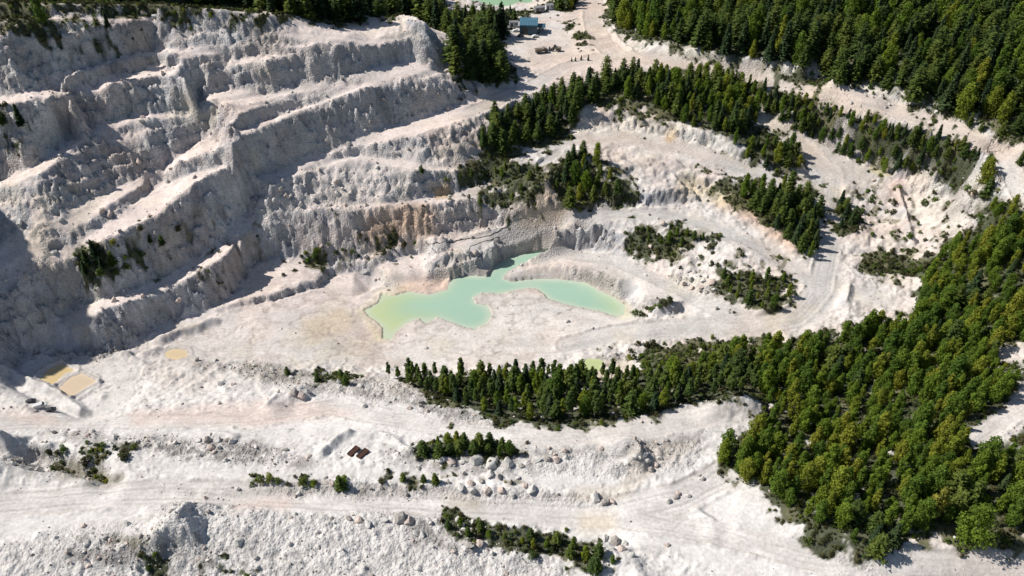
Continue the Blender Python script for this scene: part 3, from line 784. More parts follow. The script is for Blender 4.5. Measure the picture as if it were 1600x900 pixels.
# low growth on the ground: patches of dark green and brown
VEG = [PL(-100,-40, 270,-40, 262,24, 100,25, -100,28), PL(1000,112, 1100,116, 1200,137, 1300,164, 1400,191, 1500,226, 1535,245, 1500,275, 1400,240, 1200,175, 1000,135), PL(1165,755, 1200,790, 1260,835, 1290,865, 1345,875, 1400,860, 1420,830, 1500,860, 1600,850, 1650,600, 1650,340, 1600,330, 1560,300, 1530,350, 1470,380, 1440,420, 1440,500, 1340,500, 1300,520, 1190,530, 1000,545, 990,580, 870,585, 600,585, 640,610, 740,650, 800,664, 900,664, 1000,652, 1100,628, 1150,620, 1200,640, 1150,680, 1130,720),  # first outline's dark colour also stands in for shade on the top left bank
       PL(750,240, 760,180, 830,165, 900,130, 980,108, 1100,115, 1300,165, 1500,225, 1535,245, 1500,300, 1450,270, 1400,265, 1335,245, 1230,190, 1150,160, 1190,200, 1255,250, 1245,272, 1130,235, 1140,215, 1085,205, 1040,194, 960,175, 905,170, 900,205, 860,235, 790,245),
       PL(945,0, 955,45, 1020,80, 1100,96, 1200,115, 1300,140, 1400,160, 1500,195, 1600,232, 1700,250, 1700,-40, 945,-40),
       PL(-100,-40, 640,-40, 660,-10, 700,15, 830,15, 895,-20, 900,10, 850,15, 800,30, 790,70, 780,90, 700,50, 640,25, 520,42, 400,20, 200,20, 0,25, -100,30),
       PL(0,40, 60,20, 110,38, 180,38, 150,50, 60,58, 0,68), PL(0,165, 40,175, 45,205, 0,225),
       PL(110,400, 200,395, 270,360, 250,400, 170,445, 120,445),
       PL(700,100, 750,60, 790,90, 800,130, 760,135, 710,130),
       PL(870,245, 900,235, 960,270, 1000,290, 990,318, 920,322, 880,335, 868,300),
       PL(650,260, 690,268, 830,245, 840,255, 790,285, 730,290, 690,275), PL(745,310, 840,260, 860,285, 800,340, 760,330), PL(560,385, 640,370, 650,385, 570,395), PL(480,400, 530,405, 520,420, 470,415),
       PL(985,350, 1060,350, 1120,365, 1110,385, 1060,380, 1060,415, 1000,405, 975,395), PL(1110,410, 1160,430, 1240,430, 1235,480, 1200,498, 1120,465),
       PL(1085,260, 1150,280, 1280,300, 1280,370, 1262,410, 1200,350, 1130,305), PL(1305,300, 1340,330, 1360,355, 1310,365),
       PL(1340,390, 1470,395, 1460,430, 1400,445, 1345,425), PL(990,490, 1045,470, 1050,480, 1000,498), PL(880,20, 892,30, 925,75, 912,75, 885,45),
       PL(650,700, 700,680, 800,690, 815,715, 660,722), PL(600,740, 680,752, 640,760, 590,750), PL(690,800, 780,820, 900,835, 980,880, 960,905, 880,880, 760,850, 680,825),
       PL(100,695, 220,690, 225,705, 160,708), PL(50,720, 150,735, 170,750, 90,742), PL(200,885, 380,885, 400,900, 200,905), PL(380,745, 540,755, 540,765, 400,757), PL(480,575, 550,585, 540,597, 480,590)]
vm = zone(VEG, 16, 6)
vn = fbm(FX, FY, 3.2, 4, 401, .6)
hedge_ = zone([PL(1100,120, 1300,160, 1540,228, 1530,262, 1440,272, 1330,248, 1240,200, 1160,160)], 5, 3)
veg = sstep(.42, .66, vm + vn * (1.0 - .6 * hedge_)) * (vm > .02)
WHITEROCK = [PL(1018,62, 1060,70, 1110,75, 1160,95, 1060,90, 1000,75), PL(1165,98, 1240,92, 1275,100, 1290,125, 1200,116), PL(1330,140, 1360,130, 1430,145, 1490,165, 1400,160), PL(905,165, 980,185, 1040,190, 1140,215, 1160,245, 1050,215, 905,205),
             PL(1440,250, 1480,300, 1520,350, 1500,370, 1440,350, 1400,300), PL(1530,255, 1560,300, 1530,345, 1495,300), PL(975,150, 1020,168, 1010,174, 970,158), PL(1130,145, 1200,190, 1190,195, 1140,160)]
wr = zone(WHITEROCK, 10, 2)
NOV = [PL(1505,676, 1560,640, 1610,590, 1700,560, 1700,640, 1620,655, 1570,690, 1525,702), PL(1555,545, 1600,540, 1640,560, 1600,572, 1560,565), PL(1500,560, 1530,556, 1530,566, 1505,570)]
veg = veg * (1 - zone(NOV, 5, 2))
veg = veg * (1 - wr * sstep(-.3, .25, fbm(FX, FY, 4, 3, 411)))
col = mix(col, C3(.70, .66, .58), wr * .6)
gcol = mix(np.zeros_like(col) + C3(.050, .062, .024), C3(.11, .11, .05), sstep(-.1, .5, fbm(FX, FY, 7, 3, 421)))
col = mix(col, gcol, veg * .93)
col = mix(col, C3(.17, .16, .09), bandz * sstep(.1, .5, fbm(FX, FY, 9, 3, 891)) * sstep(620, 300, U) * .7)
sparse = sstep(.34, .52, fbm(FX, FY, 2.4, 3, 431)) * zone([PL(690,270, 860,240, 860,330, 700,370), PL(985,335, 1240,395, 1240,490, 1120,470, 1000,410), PL(600,690, 820,690, 820,760, 600,760), PL(390,740, 600,745, 600,770, 390,765), PL(0,690, 230,690, 230,750, 0,740), PL(1080,255, 1270,300, 1240,400, 1100,320), PL(1180,140, 1540,230, 1500,280, 1240,210), PL(1330,280, 1560,250, 1600,420, 1340,440), PL(200,330, 420,330, 420,440, 200,450), PL(470,340, 680,340, 680,420, 440,430), PL(930,545, 1200,525, 1200,570, 950,590)], 12, 3)
col = mix(col, C3(.13, .12, .06), sparse * .7)
col *= (1 + n_sm * .07 + n_mid * .07 + n_big * .05)[..., None]
col = np.clip(col, .02, .8)

# ------------------------------------------------------------------ materials
def mat(name, base=(.5, .5, .5), rough=.9, spec=.3, metal=0):
    m = bpy.data.materials.new(name); m.use_nodes = True
    b = m.node_tree.nodes['Principled BSDF']
    b.inputs['Base Color'].default_value = (*base, 1); b.inputs['Roughness'].default_value = rough
    b.inputs['Specular IOR Level'].default_value = spec; b.inputs['Metallic'].default_value = metal
    return m, m.node_tree, b
def N(t, kind, **kw):
    n = t.nodes.new(kind)
    for k, v in kw.items():
        if k in n.inputs: n.inputs[k].default_value = v
        else: setattr(n, k, v)
    return n
def mottled(name, c1, c2, scale=2.0, rough=.9, spec=.2, bump=.3, dist=.1, metal=0, coord='Object'):
    m, t, b = mat(name, c1, rough, spec, metal)
    tc = N(t, 'ShaderNodeTexCoord'); n = N(t, 'ShaderNodeTexNoise', Scale=scale, Detail=6.0, Roughness=.6)
    t.links.new(tc.outputs[coord], n.inputs['Vector'])
    r = N(t, 'ShaderNodeValToRGB'); r.color_ramp.elements[0].position = .35; r.color_ramp.elements[1].position = .68
    r.color_ramp.elements[0].color = (*c1, 1); r.color_ramp.elements[1].color = (*c2, 1)
    t.links.new(n.outputs['Fac'], r.inputs[0]); t.links.new(r.outputs[0], b.inputs['Base Color'])
    bp = N(t, 'ShaderNodeBump', Strength=bump, Distance=dist)
    t.links.new(n.outputs['Fac'], bp.inputs['Height']); t.links.new(bp.outputs[0], b.inputs['Normal'])
    return m
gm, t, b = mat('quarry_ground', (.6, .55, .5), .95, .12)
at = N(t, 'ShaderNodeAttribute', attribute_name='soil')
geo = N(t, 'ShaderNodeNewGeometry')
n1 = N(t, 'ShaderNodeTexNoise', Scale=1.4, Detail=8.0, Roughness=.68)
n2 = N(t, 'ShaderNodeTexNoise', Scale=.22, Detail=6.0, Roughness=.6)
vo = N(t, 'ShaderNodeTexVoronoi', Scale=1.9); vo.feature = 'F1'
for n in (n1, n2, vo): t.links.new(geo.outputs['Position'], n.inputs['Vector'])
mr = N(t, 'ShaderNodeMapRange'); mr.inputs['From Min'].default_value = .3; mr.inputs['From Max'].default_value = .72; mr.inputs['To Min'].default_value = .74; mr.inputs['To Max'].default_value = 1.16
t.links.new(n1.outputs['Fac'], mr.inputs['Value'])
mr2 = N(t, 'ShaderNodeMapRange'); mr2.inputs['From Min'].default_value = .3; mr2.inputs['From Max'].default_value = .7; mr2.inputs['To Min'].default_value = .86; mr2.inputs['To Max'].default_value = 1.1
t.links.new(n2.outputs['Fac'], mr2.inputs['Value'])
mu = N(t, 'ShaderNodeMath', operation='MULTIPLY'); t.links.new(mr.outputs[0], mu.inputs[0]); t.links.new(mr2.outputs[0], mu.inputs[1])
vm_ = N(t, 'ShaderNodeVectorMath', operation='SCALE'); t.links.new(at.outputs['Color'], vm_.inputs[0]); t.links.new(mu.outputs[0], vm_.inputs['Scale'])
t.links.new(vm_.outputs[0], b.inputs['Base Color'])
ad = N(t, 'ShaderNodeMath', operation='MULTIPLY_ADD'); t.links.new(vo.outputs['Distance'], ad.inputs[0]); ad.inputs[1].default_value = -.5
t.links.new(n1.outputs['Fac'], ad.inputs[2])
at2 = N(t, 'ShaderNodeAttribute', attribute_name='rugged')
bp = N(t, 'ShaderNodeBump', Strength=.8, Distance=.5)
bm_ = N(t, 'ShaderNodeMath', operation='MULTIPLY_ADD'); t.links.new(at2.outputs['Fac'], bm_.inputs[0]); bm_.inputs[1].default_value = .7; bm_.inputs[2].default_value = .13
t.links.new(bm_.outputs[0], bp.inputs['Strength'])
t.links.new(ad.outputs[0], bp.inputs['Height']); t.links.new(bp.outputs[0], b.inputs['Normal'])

def grid_mesh(name, X, Y, Z):
    nr, nc = X.shape
    me = bpy.data.meshes.new(name)
    co = np.stack([X, Y, Z], -1).reshape(-1, 3).astype(np.float32)
    idx = np.arange(nr * nc).reshape(nr, nc)
    q = np.stack([idx[:-1, :-1], idx[:-1, 1:], idx[1:, 1:], idx[1:, :-1]], -1).reshape(-1, 4).astype(np.int32)
    me.vertices.add(len(co)); me.vertices.foreach_set('co', co.ravel())
    me.loops.add(q.size); me.loops.foreach_set('vertex_index', q.ravel())
    me.polygons.add(len(q)); me.polygons.foreach_set('loop_start', np.arange(0, q.size, 4, dtype=np.int32))
    me.polygons.foreach_set('use_smooth', np.ones(len(q), bool))
    me.update(); me.validate()
    return me
def colattr(me, name, A):
    a = me.color_attributes.new(name, 'FLOAT_COLOR', 'POINT')
    rgba = np.ones((len(me.vertices), 4), np.float32); rgba[:, :3] = A.reshape(-1, 3)
    a.data.foreach_set('color', rgba.ravel())
def fattr(me, name, A):
    a = me.attributes.new(name, 'FLOAT', 'POINT'); a.data.foreach_set('value', A.astype(np.float32).ravel())
def tag(o, label=None, cat=None, group=None, kind=None):
    if label: o['label'] = label
    if cat: o['category'] = cat
    if group: o['group'] = group
    if kind: o['kind'] = kind
    return o
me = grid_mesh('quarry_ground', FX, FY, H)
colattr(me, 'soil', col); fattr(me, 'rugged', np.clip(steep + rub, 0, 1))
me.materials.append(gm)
ground = bpy.data.objects.new('quarry_ground', me); C.objects.link(ground)
tag(ground, 'white and pink stepped quarry ground with roads and banks', kind='structure')

# surrounding land out to the horizon (coarse)
ox = np.concatenate([np.arange(-1500, -352, 28), np.arange(-352, 353, 8), np.arange(360, 1501, 28)]); oy = np.concatenate([np.arange(-500, 0, 25), np.arange(0, 480, 8), np.arange(480, 1701, 28)])
OZ = raster(np.linspace(-1500, 1500, 601), np.linspace(-500, 1700, 441)); OZ = np.where(np.isnan(OZ), 60, OZ)
OX, OY = np.meshgrid(ox.astype(float), oy.astype(float))
oz = bil(OZ, (OX + 1500) / 5, (OY + 500) / 5) + fbm(OX, OY, 60, 3, 501) * 4
infan = (OY > Y0 + 4) & (OY < Y1 - 4) & (np.abs(OX) < (FA + FB * OY) - 4)
near = (OY > Y0 - 10) & (OY < Y1 + 10) & (np.abs(OX) < (FA + FB * OY) + 10)
oz = np.where(near, np.minimum(oz - 2, HatN(OX, np.clip(OY, Y0 + 1, Y1 - 1)) - 1.5), oz)
oz = np.where(infan, oz - 12, oz)
me = grid_mesh('surrounding_land', OX, OY, oz)
colattr(me, 'soil', mix(np.zeros(OX.shape + (3,), np.float32) + C3(.06, .07, .03), C3(.12, .13, .05), sstep(-.2, .4, fbm(OX, OY, 40, 3, 511)).astype(np.float32)))
fattr(me, 'rugged', np.zeros(OX.shape)); me.materials.append(gm)
land = bpy.data.objects.new('surrounding_land', me); C.objects.link(land)
tag(land, 'wooded land around the quarry', kind='structure')

# ------------------------------------------------------------------ water
def water_mat(name, rough=.09, alpha=1.0):
    m, t, b = mat(name, (.2, .5, .4), rough, .5)
    at = N(t, 'ShaderNodeAttribute', attribute_name='tone'); t.links.new(at.outputs['Color'], b.inputs['Base Color'])
    geo = N(t, 'ShaderNodeNewGeometry'); n = N(t, 'ShaderNodeTexNoise', Scale=.9, Detail=4.0); t.links.new(geo.outputs['Position'], n.inputs['Vector'])
    bp = N(t, 'ShaderNodeBump', Strength=.10, Distance=.1); t.links.new(n.outputs['Fac'], bp.inputs['Height']); t.links.new(bp.outputs[0], b.inputs['Normal'])
    return m
wmat = water_mat('pond_water')
TURQ = C3(.335, .495, .385)
TONES = {'lake': TURQ, 'ochre_a': C3(.60, .46, .24), 'ochre_b': C3(.60, .48, .34), 'ochre_c': C3(.60, .48, .30), 'green_a': C3(.46, .52, .26), 'far': C3(.30, .46, .27)}
for name, z, wp in pond_info:
    xs = [q[0] for q in wp]; ys = [q[1] for q in wp]
    st = .5 if name != 'far' else 2
    ax = np.arange(min(xs) - 1.5, max(xs) + 1.5, st); ay = np.arange(min(ys) - 1.5, max(ys) + 1.5, st)
    X, Y = np.meshgrid(ax, ay); Z = np.full(X.shape, z)
    # drop cells far outside the shore
    m = boxblur(inpoly(X, Y, wp).astype(np.float32), 3 if name in ('lake', 'far') else 1) > 0.02
    me0 = grid_mesh(name, X, Y, Z)
    tone = np.zeros(X.shape + (3,), np.float32) + TONES[name]
    tone *= (1 + fbm(X, Y, 18, 3, 601) * .06)[..., None]
    if name == 'lake':
        u_, v_ = proj(X, Y, Z)
        yz = np.zeros(X.shape, bool)
        for p in [PL(545,470, 596,452, 640,446, 652,456, 618,470, 600,482, 620,496, 655,494, 690,500, 640,545, 560,540), PL(930,446, 960,455, 990,480, 985,505, 955,500, 962,490, 960,475), PL(560,440, 700,440, 680,460, 640,462, 612,470)]:
            yz |= inpoly(u_ + fbm(X, Y, 4, 3, 611) * 8, v_ + fbm(X, Y, 4, 3, 621) * 5, p)
        tone = mix(tone, C3(.50, .55, .26), boxblur(boxblur(yz.astype(np.float32), 9), 5) * .85)
    shal = 1 - sstep(.55, 1.0, boxblur(boxblur(inpoly(X, Y, wp).astype(np.float32), 4 if name == 'lake' else 1), 3 if name == 'lake' else 1))
    tone = mix(tone, {'lake': C3(.50, .56, .44)}.get(name, TONES[name] * 1.1), np.clip(shal + fbm(X, Y, 3, 3, 631) * .25 * (shal > 0), 0, 1) * .75)
    colattr(me0, 'tone', tone)
    bm = bmesh.new(); bm.from_mesh(me0); bm.verts.ensure_lookup_table(); mf = m.ravel()
    bmesh.ops.delete(bm, geom=[v for v in bm.verts if not mf[v.index]], context='VERTS'); bm.to_mesh(me0); bm.free()
    me0.materials.append(wmat)
    nm = {'lake': 'quarry_lake', 'far': 'distant_lake'}.get(name, 'pond')
    o = bpy.data.objects.new(nm, me0); C.objects.link(o)
    tag(o, {'lake': 'turquoise quarry lake with yellow green shallows', 'far': 'pale green lake beyond the far trees', 'ochre_a': 'ochre settling pond, the upper of the two', 'ochre_b': 'pale ochre settling pond, the lower of the two',
            'ochre_c': 'small ochre puddle on the quarry floor', 'green_a': 'small pale green pool beside the pine row'}[name], kind='structure')
print('terrain', round(time.time() - T0, 1))

# ------------------------------------------------------------------ vegetation meshes
def foliage_mat(name, c1, c2, c3, trans=.25):
    m, t, b = mat(name, c1, .75, .15)
    oi = N(t, 'ShaderNodeObjectInfo')
    at = N(t, 'ShaderNodeAttribute', attribute_name='leaf')
    r = N(t, 'ShaderNodeValToRGB'); r.color_ramp.elements[0].color = (*c1, 1); r.color_ramp.elements[1].color = (*c3, 1)
    e = r.color_ramp.elements.new(.55); e.color = (*c2, 1)
    t.links.new(oi.outputs['Random'], r.inputs[0])
    mr = N(t, 'ShaderNodeMapRange'); mr.inputs['To Min'].default_value = .62; mr.inputs['To Max'].default_value = 1.45
    t.links.new(at.outputs['Fac'], mr.inputs['Value'])
    sc_ = N(t, 'ShaderNodeVectorMath', operation='SCALE'); t.links.new(r.outputs[0], sc_.inputs[0]); t.links.new(mr.outputs[0], sc_.inputs['Scale'])
    t.links.new(sc_.outputs[0], b.inputs['Base Color'])
    tr = N(t, 'ShaderNodeBsdfTranslucent'); t.links.new(sc_.outputs[0], tr.inputs['Color'])
    mx = N(t, 'ShaderNodeMixShader'); mx.inputs[0].default_value = trans
    out = t.nodes['Material Output']; t.links.new(b.outputs[0], mx.inputs[1]); t.links.new(tr.outputs[0], mx.inputs[2]); t.links.new(mx.outputs[0], out.inputs['Surface'])
    return m
M_PINE = foliage_mat('pine_needles', (.068, .110, .030), (.105, .150, .032), (.150, .185, .040), .32)
M_SPRUCE = foliage_mat('spruce_needles', (.034, .060, .028), (.048, .080, .032), (.066, .098, .036), .15)
M_LEAF = foliage_mat('broad_leaves', (.095, .165, .028), (.170, .245, .030), (.275, .285, .038), .5)
M_YELL = foliage_mat('yellowing_leaves', (.20, .20, .035), (.24, .21, .04), (.18, .20, .04), .3)
M_SHRUB = foliage_mat('shrub_leaves', (.055, .070, .026), (.080, .085, .035), (.105, .095, .045), .2)
M_BARK = mottled('bark', (.10, .08, .06), (.22, .19, .15), 4, .95, .1)
M_PALEBARK = mottled('pale_bark', (.30, .27, .22), (.48, .45, .40), 4, .9, .1)

def tri_cloud(name, tris, shade, m):
    """many small leaf faces as one crown mesh; tris (n,3,3)"""
    me = bpy.data.meshes.new(name)
    n = len(tris); co = np.asarray(tris, np.float32).reshape(-1, 3)
    me.vertices.add(n * 3); me.vertices.foreach_set('co', co.ravel())
    me.loops.add(n * 3); me.loops.foreach_set('vertex_index', np.arange(n * 3, dtype=np.int32))
    me.polygons.add(n); me.polygons.foreach_set('loop_start', np.arange(0, n * 3, 3, dtype=np.int32))
    me.update()
    fattr(me, 'leaf', np.repeat(shade, 3))
    me.materials.append(m)
    return me
def leafquads(P, Nrm, size, R):
    """two triangles per leaf clump around P, facing about Nrm"""
    n = len(P)
    up = R.normal(size=(n, 3)); Nn = Nrm + R.normal(size=(n, 3)) * .55
    Nn /= np.linalg.norm(Nn, axis=1)[:, None] + 1e-9
    a = np.cross(Nn, up); a /= np.linalg.norm(a, axis=1)[:, None] + 1e-9
    b = np.cross(Nn, a)
    s = (size * R.uniform(.6, 1.35, n))[:, None]
    t1 = np.stack([P + a * s, P + (b * .75 - a * .35) * s, P - (b * .8 + a * .2) * s], 1)
    return t1
def crown_broad(seed, h=1.0, wid=.34, base=.16, nl=900, nlobe=13, size=.045, m=None, top=1.0, slim=0.0):
    R = np.random.default_rng(seed)
    P = []; NN = []; sh = []
    for k in range(nlobe):
        f = (k + .5) / nlobe
        tz = base + (h - base) * min(1, f * R.uniform(.92, 1.06))
        prof = math.sin(math.pi * min(1, max(.08, f)) ** .8) ** .7 * (1 - slim) + slim * ((1 - f) ** .75 * .95 + .10) * min(1, .45 + f * 3)
        a = k * 2.4 + R.uniform(-.6, .6); rr = wid * prof * R.uniform(.2, .68)
        c = np.array([math.cos(a) * rr, math.sin(a) * rr, min(tz, h * .95)])
        rad = wid * R.uniform(.30, .56) * (1.0 - (.35 + .3 * slim) * f)
        n = nl // nlobe
        d = R.normal(size=(n, 3)); d /= np.linalg.norm(d, axis=1)[:, None]
        r = rad * R.uniform(.35, 1.2, n) ** .6
        p = c + d * r[:, None] * np.array([1, 1, 1.0 + .55 * slim])
        P.append(p); NN.append(d + np.array([0, 0, .35])); sh.append(np.clip(R.uniform(.1, .9) + R.normal(size=n) * .2, 0, 1))
    P = np.concatenate(P); NN = np.concatenate(NN); sh = np.concatenate(sh)
    P[:, 2] = np.maximum(P[:, 2], .02)
    return tri_cloud('crown', leafquads(P, NN, size, R), sh, m)
def crown_conifer(seed, nw=15, wid=.22, base=.12, m=None, droop=.25, taper=1.0, dens=1.0):
    R = np.random.default_rng(seed)
    T = []; sh = []
    for k in range(nw):
        f = k / nw
        z = base + (1 - base) * f
        r0 = wid * (1 - f) ** taper + .015
        nb = int((9 - 4 * f) * dens)
        for j in range(nb):
            a = 2 * math.pi * j / nb + R.uniform(-.4, .4) + k
            r = r0 * R.uniform(.65, 1.15)
            d = np.array([math.cos(a), math.sin(a), 0]); s = np.array([-math.sin(a), math.cos(a), 0])
            zz = z + R.uniform(-.02, .02)
            base_s = R.uniform(.1, .9)
            for q in range(6):
                t = (q + .6) / 6 * R.uniform(.85, 1.1)
                c = d * r * t + np.array([0, 0, zz - droop * r * t * t + R.uniform(-.012, .012)]) + s * R.uniform(-.25, .25) * r * t
                w_ = (.030 + .028 * (1 - f)) * R.uniform(.8, 1.3) * (1.25 - .5 * t)
                tilt = np.array([0, 0, R.uniform(-.6, .35)])
                T.append([c + (s + tilt) * w_, c - (s - tilt * .5) * w_, c + (d * 1.1 + np.array([0, 0, R.uniform(-.5, .5)])) * w_ * 1.5])
                sh.append(np.clip(base_s + R.uniform(-.2, .2), 0, 1))
    for q in range(12):
        c = np.array([R.uniform(-.006, .006), R.uniform(-.006, .006), 1 - .05 * R.random() ** 1.0 * 1.5]); w_ = .018
        a = R.uniform(0, 6.28); s = np.array([math.cos(a), math.sin(a), 0])
        T.append([c + s * w_, c - s * w_, c + np.array([0, 0, w_ * 2.2])]); sh.append(.6)
    return tri_cloud('crown', np.array(T), np.array(sh), m)
def trunk_mesh(seed, r0=.018, h=.93, limbs=5, m=None, z0=.3):
    R = random.Random(seed); bm = bmesh.new()
    def limb(a, b, ra, rb, seg=6):
        a = Vector(a); b = Vector(b); d = (b - a).normalized(); x = d.orthogonal().normalized(); y = d.cross(x)
        v1 = [bm.verts.new(a + (x * math.cos(i * 2 * math.pi / seg) + y * math.sin(i * 2 * math.pi / seg)) * ra) for i in range(seg)]
        v2 = [bm.verts.new(b + (x * math.cos(i * 2 * math.pi / seg) + y * math.sin(i * 2 * math.pi / seg)) * rb) for i in range(seg)]
        for i in range(seg): bm.faces.new([v1[i], v1[(i + 1) % seg], v2[(i + 1) % seg], v2[i]])
        bm.faces.new(v2); bm.faces.new(v1[::-1])
    p = (0, 0, -.04); zs = [0.25, .5, .75, h]
    for i, z in enumerate(zs):
        q = (R.uniform(-.01, .01), R.uniform(-.01, .01), z)
        limb(p, q, r0 * (1 - i * .22), r0 * (1 - (i + 1) * .22)); p = q
    for i in range(limbs):
        z = z0 + (h - z0) * i / limbs; a = i * 2.4
        limb((0, 0, z), (math.cos(a) * .14 * (1.1 - z), math.sin(a) * .14 * (1.1 - z), z + .1), r0 * .4, r0 * .12, 4)
    me = bpy.data.meshes.new('trunk'); bm.to_mesh(me); bm.free(); me.materials.append(m)
    return me
TREES = {
    'pine_tree': [(crown_conifer(100 + i, 13, w_, .10, M_PINE, .05, tp, 1.15), trunk_mesh(100 + i, .016, .9, 4, M_PALEBARK)) for i, (w_, tp) in enumerate([(.27, .55), (.31, .5), (.23, .6), (.30, .42)])],
    'spruce_tree': [(crown_conifer(200 + i, 17, w_, .07, M_SPRUCE, .3, 1.0, 1.1), trunk_mesh(200 + i, .014, .93, 3, M_BARK)) for i, w_ in enumerate([.20, .24, .17])],
    'broadleaf_tree': [(crown_broad(300 + i, 1.0, w_, b_, n_, nb_, sz_, m_, slim=sl_), trunk_mesh(300 + i, .015, .85, 6, M_PALEBARK)) for i, (w_, b_, n_, nb_, sz_, m_, sl_) in enumerate([(.27, .08, 1500, 24, .034, M_LEAF, .6), (.20, .12, 1300, 22, .032, M_LEAF, .85), (.36, .06, 2600, 26, .030, M_LEAF, .25), (.33, .06, 1700, 24, .036, M_LEAF, .4), (.25, .12, 1300, 20, .034, M_YELL, .6)])],
    'tall_pine': [(crown_broad(330 + i, 1.0, w_, b_, 1300, 18, .032, M_PINE, slim=.6), trunk_mesh(330 + i, .013, .85, 5, M_PALEBARK)) for i, (w_, b_) in enumerate([(.17, .34), (.20, .28), (.14, .40)])],
}
SHRUBS = [crown_broad(400 + i, .62, .55, .02, 330, 7, .075, m_) for i, m_ in enumerate([M_SHRUB, M_SHRUB, M_PINE, M_LEAF])]

